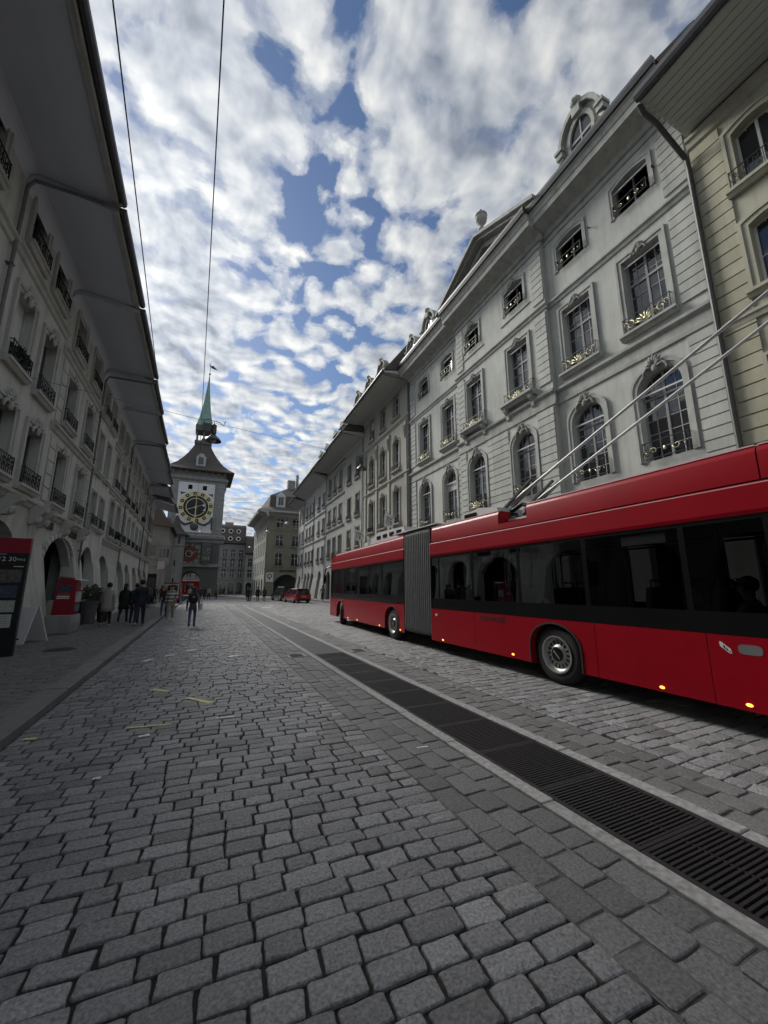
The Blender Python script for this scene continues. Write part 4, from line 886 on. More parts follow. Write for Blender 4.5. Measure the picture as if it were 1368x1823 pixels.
dring('dial_ring', RD - .07, RD, .10, 'dial_gold'); dring('dial_ring', 2.16, 2.26, .09, 'dial_gold'); dring('dial_ring', 1.98, 2.15, .075, 'dial_black'); dring('dial_ring', 1.60, 1.72, .08, 'dial_gold')
for k in range(24):
    a = 2 * pi * (k + .5) / 24
    if k % 2 == 0:
        q = MB(); w_ = .36
        q.box(-w_ * .85, w_ * .85, -.075, -.052, -.30, .30); o_ = q.build('numeral_panel', 'dial_black', dial, (2.58 * cos(a), 0, 2.58 * sin(a)), (0, pi / 2 - a, 0))
        q = MB(); q.add([(0, -.077, -.15), (.12, -.077, 0), (0, -.077, .15), (-.12, -.077, 0)], [(0, 1, 2, 3)]); q.build('numeral', 'dial_gold', o_)
for a, L, w_ in ((radians(90), 2.75, .10), (radians(-90), 2.6, .16), (radians(22), 1.7, .07), (radians(202), 1.8, .09)):
    q = MB(); q.box(0, L, -.13, -.10, -w_ / 2, w_ / 2); q.build('hand', 'dial_gold', dial, rot=(0, -a, 0))
for x, z, r in ((0, -1.75, .42), (0, 2.3, .36), (1.35, .35, .34), (1.5, -.5, .34), (0, 0, .42)):
    q = MB()
    for k in range(8): a = 2 * pi * k / 8; q.add([(x, -.16, z), (x + r * .3 * cos(a - .4), -.14, z + r * .3 * sin(a - .4)), (x + r * cos(a), -.135, z + r * sin(a)), (x + r * .3 * cos(a + .4), -.14, z + r * .3 * sin(a + .4))], [(0, 1, 2, 3)])
    q.build('star', 'dial_gold' if x == 0 else 'white_paint', dial)
q = MB()   # garland and mask below, little windows above
for s in (-1, 1): q.tube([(cxd + s * 2.9, -.16, 14.6), (cxd + s * 2.5, -.2, 13.75), (cxd + s * 1.7, -.24, 13.15), (cxd + s * .9, -.2, 13.35), (cxd + s * .3, -.2, 13.7)], [.16, .2, .24, .2, .16], 7); q.tube([(cxd + s * 2.9, -.16, 14.7), (cxd + s * 2.92, -.16, 12.3)], [.2, .1], 6)
q.ball((cxd, -.2, 12.75), .72, 10, 8, (1, .4, .95)); q.build('garland', 'dial_grey', pn, smooth=True)
for s, w_ in ((-1, .36), (1, .36)): q = MB(); q.box(cxd + s * 1.25 - w_, cxd + s * 1.25 + w_, -.12, -.101, 19.9, 20.75); q.build('opening', 'interior', pn)
for s in (-1, 1): q = MB(); q.prism([(cxd + s * 1.9, 19.2), (cxd + s * 2.8, 19.3), (cxd + s * 2.75, 18.7)], 'y', -.12, -.101); q.build('painted_bracket', 'dial_grey', pn)
# lower astronomical dial, bay with figures
d2 = empty('lower_dial', (-.55, -.02, 7.75)); d2.parent = T
q = MB(); q.box(-1.85, 1.85, -.06, -.002, -1.75, 1.6); q.build('dial_panel', 'dark_stone', d2); 
q = MB(); q.lathe([(1.5, -.062), (1.5, -.1), (0, -.1)], 40, axis='y'); q.build('dial_disc', 'dial_red', d2)
for k in range(24):
    a = 2 * pi * k / 24; q = MB(); q.box(-.09, .09, -.085, -.063, 1.5, 1.85); q.build('numeral', 'dial_cream' if k % 2 else 'dial_red', d2, rot=(0, a, 0))
dring('dial_ring', .42, .62, .14, 'dial_cream', d2); q = MB(); q.lathe([(.42, -.101), (.42, -.13), (0, -.13)], 24, axis='y'); q.build('dial_centre', 'dial_black', d2)
q = MB(); q.box(-.05, 1.3, -.17, -.15, -.04, .04); q.build('hand', 'dial_gold', d2, rot=(0, -.35, 0))
q = MB(); q.box(1.55, 3.1, -.7, -.002, 6.3, 9.2); q.prism([(1.45, 9.2), (3.2, 9.2), (2.75, 9.9), (1.9, 9.9)], 'y', -.8, -.002); q.prism([(1.55, 6.3), (3.1, 6.3), (2.6, 5.75), (2.0, 5.75)], 'y', -.6, -.002); fb = q.build('figure_bay', 'tower_base', T)
q = MB(); rr = random.Random(4)
for k in range(12): q.ball((rr.uniform(1.75, 2.9), -.72, rr.uniform(6.6, 9.0)), rr.uniform(.1, .22), 7, 6, (.8, .6, 1.4))
q.build('figures', 'carved', fb, smooth=True)
# roof: flared, then lantern and copper spire
def sq(mb, prof, cy, rot=0):
    n = len(prof); vs = []
    for r, z in prof: vs += [(-r, cy - r, z), (r, cy - r, z), (r, cy + r, z), (-r, cy + r, z)]
    fs = [(4 * i + k, 4 * i + (k + 1) % 4, 4 * i + 4 + (k + 1) % 4, 4 * i + 4 + k) for i in range(n - 1) for k in range(4)]; fs += [(3, 2, 1, 0)]; mb.add(vs, fs)
cy = DP / 2
q = MB(); sq(q, [(HWS + .05, 21.6), (HWS + .5, 21.9), (HWS + .55, 22.4), (HWS + .1, 22.5)], cy); sq(q, [(HWS + .1, 22.5), (HWS + .12, 23.5)], cy); q.build('eave_band', 'dark_stone', T)
for k in range(9): q = MB(); x = -4.4 + 1.1 * k; q.prism([(-HWS + cy - .1, 22.5), (-HWS + cy - 1.0, 23.5), (-HWS + cy - .1, 23.5)], 'x', x - .09, x + .09); q.build('eave_bracket', 'dark_stone', T)
q = MB(); sq(q, [(6.1, 23.45), (6.15, 23.6), (5.1, 24.35), (4.0, 25.4), (3.1, 26.7), (2.35, 28.0), (1.75, 29.3), (1.35, 30.2)], cy); rf = q.build('roof', 'roof_tile', T)
q = MB(); q.box(-.85, .85, cy - 5.0, cy - 3, 24.6, 26.5); q.prism([(-.7, 26.5), (.7, 26.5), (.35, 27.1), (-.35, 27.1)], 'y', cy - 5.0, cy - 3); dmr = q.build('roof_dormer', 'zinc', rf)
g = MB(); p_ = opening_path(.9, 1.5, .4); g.add([(x, cy - 5.02, 24.9 + z) for x, z in p_], [tuple(range(len(p_)))]); g.build('pane', 'pane', dmr)
q = MB(); sq(q, [(1.5, 30.2), (1.6, 30.4), (1.6, 30.9), (1.35, 31.0)], cy); q.box(-1.62, 1.62, cy - 1.62, cy + 1.62, 33.1, 34.3); q.build('lantern_base', 'tower_base', T)
for sx in (-1, 0, 1):
    for sy in (-1, 0, 1):
        if sx or sy: q = MB(); q.box(sx * 1.25 - .14, sx * 1.25 + .14, cy + sy * 1.25 - .14, cy + sy * 1.25 + .14, 30.9, 33.1); q.build('lantern_post', 'tower_base', T)
q = MB(); q.lathe([(.5, 31.2), (.55, 31.3), (.42, 31.7), (.3, 32.0), (0, 32.1)], 12, (0, cy, 0)); q.build('bell', 'pipe', T, smooth=True)
q = MB(); q.lathe([(1.85, 34.3), (1.75, 34.5), (1.3, 36.2), (.95, 38.0), (.6, 40.6), (.3, 43.4), (.10, 46.0), (.05, 46.2)], 8, (0, cy, 0), a0=pi / 8, a1=2 * pi + pi / 8); q.build('spire', 'copper', T)
q = MB(); q.tube([(0, cy, 46), (0, cy, 49.6)], .05, 6); q.ball((0, cy, 46.6), .22, 10, 8); q.prism([(-.1, 48.4), (.5, 48.7), (1.1, 48.2), (1.4, 47.9), (.9, 47.9), (.2, 48.1), (-.3, 48.8), (-.35, 49.1)], 'y', cy - .03, cy + .03); q.build('weather_vane', 'gutter', T)
# round stair turret at the tower's left
q = MB(); q.lathe([(1.7, 0), (1.7, 8.6), (1.85, 8.7), (1.85, 8.9), (1.7, 9.0), (1.7, 10.6), (1.95, 10.8)], 16, (-3.0, -2.5, 0)); tu = q.build('stair_turret', 'dark_stone', T)
q = MB(); q.lathe([(2.5, 10.7), (1.7, 11.3), (1.1, 12.0), (.55, 13.0), (.1, 14.2), (0, 14.3)], 16, (-3.0, -2.5, 0)); q.build('turret_roof', 'roof_tile', tu)
for a in (-120, -90, -60): q = MB(); q.box(-.16, .16, -.02, .02, 9.1, 10.4); q.build('turret_window', 'pane_dull', tu, (-3.0 + 1.715 * cos(radians(a)), -2.5 + 1.715 * sin(radians(a)), 0), (0, 0, radians(a + 90)))
for z in (2.2, 5.2): q = MB(); q.box(-.1, .1, -.02, .02, z, z + 1.0); q.build('turret_window', 'interior', tu, (-3.0 + 1.71 * cos(radians(-75)), -2.5 + 1.71 * sin(radians(-75)), 0), (0, 0, radians(15)))
# ================================================================== PHARMACY CORNER HOUSE, square behind
AP = empty('pharmacy', (11.15, 80.0, 0), 0, label='olive corner pharmacy with wide arch and mansard dormer at the end of the street', cat='building')
ops = [(4.4, 5.0, 0, 4.2, 1.5)] + [(u, 1.5, za, zb_, 0) for u in (2.65, 5.9) for za, zb_ in ((5.85, 8.4), (9.9, 12.1), (13.6, 15.5))]
q = MB(); wall(q, 0, 9.0, 0, 16.6, ops, 0, .3); q.v = [(v[0], -v[1], v[2]) for v in q.v]; q.build('wall', 'olive', AP)
sops = [(u, 1.0, za, zb_, 0) for u in (2.2, 5.2, 8.2, 11.2, 14.2, 17.2) for za, zb_ in ((4.6, 7.0), (8.4, 10.8), (12.0, 14.0))] + [(u, 2.0, 0, 3.4, .9) for u in (2.6, 6.4, 10.2, 14.0, 17.6)]
q = MB(); wall(q, 0, 20, 0, 15.5, sops, 0, .3); q.v = [(-v[1], v[0], v[2]) for v in q.v]; q.build('side_wall', 'midgrey', AP)
for u in (2.2, 5.2, 8.2, 11.2, 14.2, 17.2):
    for za, zb_ in ((4.6, 7.0), (8.4, 10.8), (12.0, 14.0)):
        g = MB(); g.box(.28, .30, u - .5, u + .5, za, zb_); g.build('pane', 'pane_dull', AP); g = MB(); g.box(-.1, -.002, u - .65, u + .65, za - .14, za); g.build('sill', 'stone_grey', AP)
for u in (2.65, 5.9):
    for za, zb_ in ((5.85, 8.4), (9.9, 12.1), (13.6, 15.5)):
        g = MB(); g.box(u - .75, u + .75, .24, .26, za, zb_); w_ = g.build('window', 'pane', AP)
        g = MB()
        for x in (u - .72, u, u + .72): g.box(x - .045, x + .045, .19, .235, za, zb_)
        for z in (za + .05, za + (zb_ - za) * .62, zb_ - .05): g.box(u - .74, u + .74, .195, .232, z - .04, z + .04)
        g.build('frame', 'window_white', w_); g = MB(); g.box(u - 1.0, u + 1.0, -.18, -.002, za - .2, za); g.build('sill', 'olive', w_)
        if za < 12: g = MB(); g.box(u - .8, u + .8, -.14, -.11, za + .45, za + .5); g.box(u - .8, u + .8, -.14, -.11, za + .04, za + .08); [g.box(x - .015, x + .015, -.135, -.115, za, za + .47) for x in [u - .78 + .13 * i for i in range(13)]]; g.build('railing', 'iron', w_)
for z in (5.2, 13.05): q = MB(); q.box(-.1, 9, -.12, -.002, z - .1, z + .12); q.build('string_course', 'olive', AP)
q = MB(); q.prism([(0, 15.9), (-.5, 16.3), (-1.9, 16.5), (-1.9, 16.85), (0, 17.0)], 'x', -1.9, 9.5); q.build('eave_soffit', 'soffit_warm', AP)
q = MB(); q.prism([(-.002, 15.4), (-.5, 16.2), (-1.9, 16.48), (-1.9, 16.83), (-.002, 16.9)], 'y', -1.895, 20); q.build('eave_soffit', 'soffit_warm', AP)
q = MB(); q.add([(-1.95, -1.95, 16.86), (9.5, -1.95, 16.86), (9.5, 21, 16.86), (-1.95, 21, 16.86), (.3, .3, 18.0), (9.5, .3, 18.0), (9.5, 19, 18.0), (.3, 19, 18.0), (.5, .5, 20.4), (9.5, .5, 20.4), (9.5, 18.5, 20.4), (.5, 18.5, 20.4), (5.5, 5, 23.6), (9.5, 5, 23.6), (9.5, 14, 23.6), (5.5, 14, 23.6)], [(4 * i + k, 4 * i + (k + 1) % 4, 4 * i + 4 + (k + 1) % 4, 4 * i + 4 + k) for i in range(3) for k in range(4)] + [(12, 13, 14, 15)]); aro = q.build('roof', 'roof_tile', AP)
dormer(AP, 2.6, 0, 0, .1, .1, 'white') if False else None
dd = empty('dormer', (2.55, .1, 17.9), pi); dd.parent = AP; d_ = dormer(dd, 0, 0, 0, 1.8, 3.2, 'white', 'white_paint', 1.2)
q = MB(); q.box(4.6, 6.2, 4.2, 5.4, 22.8, 25.0); q.box(6.4, 6.9, 4.2, 4.8, 23, 26.4); q.build('chimney', 'dark_stone', aro)
me = text_mesh('APOTHEKE', .62, .05); ob('lettering', me, 'iron', AP, (4.5, -.03, 4.62), (pi / 2, 0, 0), (1.05, 1, 1))
q = MB(); q.box(.35, 1.75, -.14, -.04, 2.7, 4.5); sg = q.build('hanging_sign', 'white_paint', AP); q = MB(); ring(q, .30, .46, 0, .02, 24, 1.05, 3.85); q.v = [(v[0], -.141 - v[1], v[2]) for v in q.v]; q.box(.98, 1.12, -.16, -.142, 3.05, 3.5); q.build('emblem', 'iron', sg)
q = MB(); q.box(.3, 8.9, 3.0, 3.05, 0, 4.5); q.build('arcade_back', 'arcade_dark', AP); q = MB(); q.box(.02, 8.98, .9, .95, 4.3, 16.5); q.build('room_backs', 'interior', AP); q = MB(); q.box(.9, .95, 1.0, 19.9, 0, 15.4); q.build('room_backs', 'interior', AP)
# far houses on the square
def far_house(x0, x1, y, zt, m, label, cols, floors, rzt, octo=()):
    o = empty('far_house', (x0, y, 0), 0, label=label, cat='building'); w = x1 - x0; n = cols; us = [w * (k + .5) / n for k in range(n)]
    ops = [(u, 1.0, za, zb_, r) for u in us for za, zb_, r in floors] + [(u, 1.5, 0, 2.9, .75) for u in us]
    q = MB(); wall(q, 0, w, 0, zt, ops, 0, .25); q.v = [(v[0], -v[1], v[2]) for v in q.v]; q.build('wall', m, o)
    for u in us:
        for za, zb_, r in floors:
            g = MB(); g.box(u - .5, u + .5, .2, .22, za, zb_); wd = g.build('window', 'pane_dull', o)
            g = MB(); g.box(u - .05, u + .05, .15, .199, za, zb_); g.box(u - .5, u + .5, .151, .198, za + (zb_ - za) * .62, za + (zb_ - za) * .62 + .1); g.build('frame', 'window_white', wd)
            g = MB(); g.box(u - .65, u + .65, -.16, -.002, za - .15, za); g.prism([(u - .65, zb_ + .02), (u + .65, zb_ + .02), (u, zb_ + .3)], 'y', -.12, -.002); g.build('sill', m, wd)
        g = MB(); g.box(u - .75, u + .75, .22, .24, 0, 2.9); g.build('shop_window', 'pane', o)
    for z in [f[0] - .75 for f in floors]: q = MB(); q.box(0, w, -.12, -.002, z, z + .2); q.build('string_course', m, o)
    q = MB(); q.prism([(0, zt - .3), (-.8, zt), (-.8, zt + .25), (.1, zt + .3), (.9, rzt - .6), (1.6, rzt), (8, rzt), (8, zt)], 'x', 0, w); r_ = q.build('roof', 'roof_tile', o)
    for u, z in octo:
        q = MB(); q.lathe([(.62, -.2), (.62, 1.0)], 8, axis='y', a0=pi / 8, a1=2 * pi + pi / 8); h = q.build('dormer', 'white_paint', r_, (u, (.5 if z > 15.5 else -.05), z)); g = MB(); g.lathe([(.36, -.22), (0, -.22)], 8, axis='y', a0=pi / 8, a1=2 * pi + pi / 8); g.build('pane', 'pane', h)
    q = MB(); q.box(0, .02, .01, 9, 0, zt); q.box(w - .02, w, .01, 9, 0, zt); q.build('side_walls', m, o)
    q = MB(); q.box(.02, w - .02, .8, .85, 0, zt); q.build('room_backs', 'interior', o); q = MB(); q.box(w * .3, w * .3 + 1.6, 3, 4.2, rzt - .2, rzt + 1.3); q.box(w * .7, w * .7 + 2.2, 3, 4.2, rzt - .2, rzt + .9); q.build('chimney', 'dark_stone', o)
    return o
far_house(-8, 10.3, 112, 13.4, 'dark_stone', 'grey house with rows of octagonal attic windows across the square, right of the tower', 9, [(4.3, 6.2, .1), (7.0, 9.0, .1), (9.8, 11.6, .1)], 18.6, [(u, z) for u in (12.3, 14.3, 16.3) for z in (14.6, 16.7)])
far_house(10.34, 17.5, 110, 10.6, 'midgrey', 'lower house with gabled dormers beside the octagonal-windowed house across the square', 3, [(4.3, 6.2, .1), (7.2, 9.2, .1)], 15.5)
far_house(-40, -9, 122, 13.0, 'dark_stone', 'far grey terrace seen behind the clock tower on its left', 12, [(4.3, 6.2, .1), (7.0, 9.0, .1), (9.8, 11.6, .1)], 17)
far_house(17.6, 44, 118, 14.0, 'midgrey', 'far grey terrace hidden behind the pharmacy', 10, [(4.3, 6.2, .1), (7.0, 9.0, .1), (9.8, 11.6, .1)], 17)
# ================================================================== ARTICULATED TROLLEYBUS
mat('bus_red', (0.24, 0.002, 0.009), 0.42, 0.10, 1.2, spec=0.12, coat=0.10)
mat('bus_black', (0.006, 0.006, 0.0065), 0.22, 0.0, spec=0.4); mat('rubber', (0.016, 0.016, 0.017), 0.75, 0.2, 8); mat('bellows', (0.095, 0.10, 0.099), 0.7, 0.25, 6)
mat('bus_grey', (0.50, 0.51, 0.51), 0.5, 0.1, 5); mat('rim', (0.32, 0.32, 0.30), 0.38, 0.15, 8, metal=0.6); mat('seat_cloth', (0.10, 0.10, 0.105), 0.9, 0.2, 20, rnd=.2); mat('bus_inside', (0.055, 0.055, 0.057), 0.8, 0.1, 4); mat('handrail', (0.42, 0.40, 0.30), 0.35, 0.1, 5, metal=.5)
mat('pole_grey', (0.36, 0.37, 0.37), 0.5, 0.08, 4, metal=.4); glass('bus_glass', (0.19, 0.19, 0.195), 0.22, 0.015, 0.006); emis('marker', (1.0, 0.30, 0.03), 3.0); mat('emblem_grey', (0.13, 0.13, 0.13), .5); mat('lettering_dark', (0.010, 0.006, 0.012), .6)
mat('highlight_pink', (0.62, 0.40, 0.42), .4, .1, 3, metal=.2)  # pale pink standing in for sun and sky highlights on the bus edges
BP = Vector((6.875, 5.0, 0.0)); XN, XF = 5.60, 8.15
bus = empty('trolleybus', BP, 0, label='long red articulated trolleybus with grey bellows driving away on the right', cat='bus')
JP = Vector((5.62, 10.58, 0)); JA = -radians(2.0)
def rotf(v):
    x, y = v[0] - JP.x, v[1] - JP.y; return (JP.x + x * cos(JA) - y * sin(JA), JP.y + x * sin(JA) + y * cos(JA), v[2])
def bpart(nm, mb, m, parent=None, front=False, smooth=False, label=None, ang=None):
    vs = [rotf(v) for v in mb.v] if front else mb.v
    b = MB(); b.v = [(v[0] - BP.x, v[1] - BP.y, v[2]) for v in vs]; b.f = mb.f
    o = b.build(nm, m, parent or bus, smooth=smooth)
    if ang: auto_smooth(o, ang)
    if label: o['label'] = label
    return o
def side_wall(u0, u1, z0, z1, ops, xs, dep=0.10, out=-1):
    q = MB(); wall(q, u0, u1, z0, z1, ops, 0, dep); q.v = [(xs + out * v[1], v[0], v[2]) for v in q.v]; return q
def section(front, y0, y1, wheels, cuts, panes, zb0, zb1, fair, z0):
    # lower skirt panels, near and far side
    for xs, out_ in ((XN, -1), (XF, 1)):
        ed = [y0] + cuts + [y1]
        for a, b_ in zip(ed, ed[1:]):
            ops = [(c, 1.06, z0 - .01, z0 + .72, .40) for c in wheels if a < c < b_]
            q = side_wall(a + .004, b_ - .004, z0, zb0 - .004, ops, xs, .12, out_)
            sh = [(-.0, z0), (.03, z0 - .03)]
            bpart('side_panel', q, 'bus_red', front=front)
        # black window band: strips and pillars around the panes
        q = side_wall(y0, y1, zb0, zb1, [((a + b_) / 2, b_ - a, zb0 + .26, zb1 - .05, 0) for a, b_ in panes], xs - out_ * .012, .03, out_); bpart('window_band', q, 'bus_black', front=front)
        for a, b_ in panes:
            g = MB(); x = xs - out_ * .018; g.add([(x, a, zb0 + .26), (x, b_, zb0 + .26), (x, b_, zb1 - .05), (x, a, zb1 - .05)], [(0, 1, 2, 3)]); bpart('window_pane', g, 'bus_glass', front=front)
        # cant rail and roof fairing
        s = 1 if out_ < 0 else -1
        q = MB(); q.prism([(xs, zb1 + .004), (xs - s * .012, zb1 + .05), (xs - s * .012, 2.775), (xs + s * .008, 2.80), (xs + s * .10, 2.80), (xs + s * .10, zb1 + .004)], 'y', y0, y1); bpart('cant_rail', q, 'bus_red', front=front)
        for a, b_, zt in fair:
            p = [(xs + s * .012, 2.822), (xs + s * .018, zt - .10), (xs + s * .030, zt - .055), (xs + s * .060, zt - .02), (xs + s * .11, zt - .003), (xs + s * .15, zt), (xs + s * .34, zt - .01), (xs + s * .36, 2.9), (xs + s * .2, 2.822)]
            q = MB(); q.prism(p if s > 0 else p[::-1], 'y', a, b_); bpart('roof_fairing', q, 'bus_red', front=front, ang=30)
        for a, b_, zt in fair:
            q = MB(); q.box(min(xs + s * .05, xs + s * .09), max(xs + s * .05, xs + s * .09), a + .01, b_ - .01, zt - .012, zt + .006); bpart('edge_highlight', q, 'highlight_pink', front=front)  # highlight along the fairing top, put in as a thin pale strip
        q = MB(); q.box(min(xs - s * .014, xs + s * .004), max(xs - s * .014, xs + s * .004), y0 + .02, y1 - .02, 2.776, 2.786); bpart('edge_highlight', q, 'highlight_pink', front=front)  # bright glint line along the seam, also put in as a pale strip
        q = MB(); q.box(min(xs + s * .02, xs + s * .05), max(xs + s * .02, xs + s * .05), y0, y1, 2.80, 2.823); bpart('seam', q, 'bus_black', front=front)
        for c in wheels:
            q = MB(); pi_ = [(c - .53, z0 + .0)] + [(c + x, z) for x, z in arch_path(1.06, z0 + .32, .40)] + [(c + .53, z0)]; po = [(c + (x - c) * 1.045, z0 + (z - z0) * 1.035) for x, z in pi_]
            strip(q, pi_, po, -.002, .016); q.v = [(xs + out_ * v[1], v[0], v[2]) for v in q.v]; bpart('arch_trim', q, 'rubber', front=front)
            q = MB(); q.box(min(xs - out_ * .14, xs - out_ * .5), max(xs - out_ * .14, xs - out_ * .5), c - .62, c + .62, .95, 1.02); q.box(xs - out_ * .52 - .01, xs - out_ * .52 + .01, c - .62, c + .62, .2, 1.0); bpart('wheel_housing', q, 'rubber', front=front)
    q = MB(); q.box(XN + .3, XF - .3, y0 + .01, y1 - .01, 3.02, 3.06); bpart('roof_deck', q, 'bus_grey', front=front)
    q = MB(); q.box(XN + .03, XF - .03, y0, y1, 2.50, 2.52); q.box(XN + .55, XF - .55, y0, y1, .36, .40); bpart('interior_lining', q, 'bus_inside', front=front)
    q = MB(); q.box(XN + .56, XF - .56, y0 + .02, y1 - .02, .30, .34); bpart('underbody', q, 'rubber', front=front)
rear_panes = [(-.45, .62), (.70, 1.98), (2.08, 2.88), (2.95, 4.32), (4.40, 5.80), (5.87, 7.25), (7.32, 8.65), (8.71, 9.02)]
section(False, -.62, 9.06, [5.10], [2.02, 2.79, 4.29, 7.25], rear_panes, 1.08, 2.44, [(-.62, 2.02, 3.235), (2.035, 5.53, 3.235), (6.33, 9.055, 3.235)], .28)
front_panes = [(10.72, 12.32), (12.38, 13.66), (13.72, 15.12), (15.18, 16.74), (16.80, 17.6), (17.66, 18.75)]
section(True, 10.60, 18.95, [11.53, 17.28], [14.0], front_panes, 1.12, 2.47, [(10.605, 18.30, 3.215)], .30)
q = MB(); q.prism([(5.612, 2.822), (5.614, 2.94), (5.96, 2.94), (5.8, 2.822)], 'y', 5.531, 6.329); bpart('roof_fairing', q, 'bus_red')
# rear end, front end with rounded nose
q = MB(); q.box(XN + .01, XF - .01, -.70, -.63, .28, 3.2); bpart('rear_panel', q, 'bus_red')
q = MB(); n = 8
for z0, z1, m_ in ((.30, 1.0, 0), (2.5, 3.18, 0)):
    p = [(XN, 18.951)] + [(XN + .35 - .35 * cos(pi / 2 * k / n), 18.95 + .30 * sin(pi / 2 * k / n)) for k in range(1, n + 1)] + [(XF - .35 + .35 * sin(pi / 2 * k / n), 18.95 + .30 * cos(pi / 2 * k / n)) for k in range(n)] + [(XF, 18.951)]
    q.prism(p, 'z', z0, z1)
bpart('front_panel', q, 'bus_red', front=True, ang=40)
q = MB(); p2 = [(x, y) for x, y in p]
for (x0, y0), (x1, y1) in zip(p2, p2[1:]): q.add([(x0, y0 - .01, 1.0), (x1, y1 - .01, 1.0), (x1, y1 - .01, 2.5), (x0, y0 - .01, 2.5)], [(0, 1, 2, 3)])
bpart('windscreen', q, 'bus_glass', front=True, smooth=True)
q = MB(); q.prism([(18.30, 2.822), (18.95, 2.822), (18.93, 2.96), (18.72, 3.12), (18.30, 3.212)], 'x', XN + .013, XF - .013); bpart('roof_nose', q, 'bus_red', front=True)
q = MB(); q.tube([(XN + .25, 19.1, 2.62), (XN + .05, 19.45, 2.66), (XN - .12, 19.6, 2.55), (XN - .15, 19.62, 2.3)], .035, 8); q.ball((XN - .15, 19.62, 2.05), .15, 10, 8, (.55, .5, 1.7)); bpart('wing_mirror', q, 'bus_black', front=True, smooth=True)
# bellows
q = MB(); N = 15; rings = []; seq = []
for k in range(N):
    for f, i_ in ((.0, .03), (.12, .006), (.50, .006), (.62, .03), (.66, .14), (.96, .14)): seq.append(((k + f) / N, i_))
seq.append((1.0, .03))
for t, ins in seq:
    y = 9.07 + t * 1.53; R = .10; ring_ = []
    for cxr, czr, a0 in ((XF - ins - R, 3.24 - ins - R, 0), (XN + ins + R, 3.24 - ins - R, 90), (XN + ins + R, .34 + ins + R, 180), (XF - ins - R, .34 + ins + R, 270)):
        for j in range(4): a = radians(a0 + 30 * j); ring_.append((cxr + R * cos(a), y, czr + R * sin(a)))
    if t > 0:
        rr_ = [rotf(v) for v in ring_]; ring_ = [tuple(a + (b - a) * t for a, b in zip(u, v)) for u, v in zip(ring_, rr_)]
    rings.append(ring_)
q.v = [v for r_ in rings for v in r_]; M_ = 16
q.f = [(i * M_ + j, i * M_ + (j + 1) % M_, (i + 1) * M_ + (j + 1) % M_, (i + 1) * M_ + j) for i in range(len(rings) - 1) for j in range(M_)]
bpart('bellows', q, 'bellows')
q = MB(); q.box(XN + .12, XF - .12, 8.95, 11.6, 3.34, 3.37); q.box(XN + .3, XF - .3, 9.1, 10.5, 3.246, 3.339); bpart('bellows_cover', q, 'bus_grey')
for yy, fr in ((9.062, False), (10.598, True)):
    q = MB(); i_ = [(XN + .10, .45), (XF - .10, .45), (XF - .10, 3.1), (XN + .10, 3.1)]; o_ = [(XN + .002, .30), (XF - .002, .30), (XF - .002, 3.225), (XN + .002, 3.225)]; strip(q, i_, o_, yy - .02, yy + .02, True); bpart('end_frame', q, 'bus_black', front=fr)
# wheels
def wheel_meshes():
    t = MB(); t.lathe([(.30, -.14), (.40, -.15), (.47, -.12), (.49, -.06), (.49, .06), (.47, .12), (.40, .15), (.30, .14), (.30, -.14)], 36, axis='x', caps=False)
    r = MB(); r.lathe([(.305, -.145), (.31, -.165), (.285, -.165), (.265, -.12), (.24, -.10), (.17, -.105), (.13, -.135), (.0, -.135)], 36, axis='x', caps=False)
    s = MB(); s.prism([(-.011, .165), (.011, .165), (.014, .225), (-.014, .225)], 'x', -.109, -.098)
    c = MB(); c.lathe([(.115, -.137), (.115, -.15), (.09, -.156), (0, -.156)], 20, axis='x'); b = MB(); b.box(-.162, -.157, -.085, .085, -.012, .012)
    return t.mesh('tyre', True), r.mesh('rim', False), s.mesh('slot'), c.mesh('hub_cap'), b.mesh('badge')
WM = wheel_meshes()
def wheel(x, y, steer=0.0, near=True, front=False):
    p = rotf((x, y, 0)) if front else (x, y, 0)
    w = ob('wheel', WM[0], 'rubber', bus, (p[0] - BP.x, p[1] - BP.y, .49), (0, 0, steer + (JA if front else 0) + (0 if near else pi)))
    ob('rim', WM[1], 'rim', w); ob('hub_cap', WM[3], 'bus_black', w); ob('badge', WM[4], 'rim', w, rot=(0.8, 0, 0))
    for k in range(16): ob('slot', WM[2], 'bus_black', w, rot=(2 * pi * k / 16, 0, 0))
for nr in (True, False):
    x = XN + .20 if nr else XF - .20
    wheel(x, 5.10, 0, nr); wheel(x, 11.53, 0, nr, True); wheel(x - (.03 if nr else 0), 17.28, radians(-16), nr, True)
# marker lamps, lettering, emblem
for y, z, fr in ((8.54, .335, 0), (6.10, .35, 0), (3.38, .335, 0), (2.47, .345, 0), (12.55, .35, 1), (11.0 - .12, .36, 1), (14.9, .36, 1), (16.1, .36, 1)):
    q = MB(); q.ball((XN - .004, y, z), .022, 8, 6, (.4, 1.5, .8)); bpart('marker_lamp', q, 'marker', front=bool(fr))
q = MB(); q.box(XN - .02, XN, 8.76, 8.84, .90, .955); bpart('fuel_flap', q, 'bus_grey')
me = text_mesh('BERNMOBIL', .15, .003); ob('lettering', me, 'lettering_dark', bus, (XN - .0035 - BP.x, 6.655 - BP.y, .925), (pi / 2, 0, -pi / 2))
q = MB(); q.prism([(2.665, .985), (2.655, 1.005), (2.56, .925), (2.55, .875), (2.575, .875), (2.66, .945)], 'x', XN - .004, XN - .001); em = bpart('emblem', q, 'bus_grey')
for a in (2.63, 2.605, 2.58): q = MB(); q.prism([(a, .975 - (2.63 - a) * 1.1 - .01), (a - .012, .955 - (2.63 - a) * 1.1), (a - .02, .915 - (2.63 - a) * .7), (a - .006, .925 - (2.63 - a) * .7)], 'x', XN - .006, XN - .0045); bpart('emblem_mark', q, 'bus_black', em)
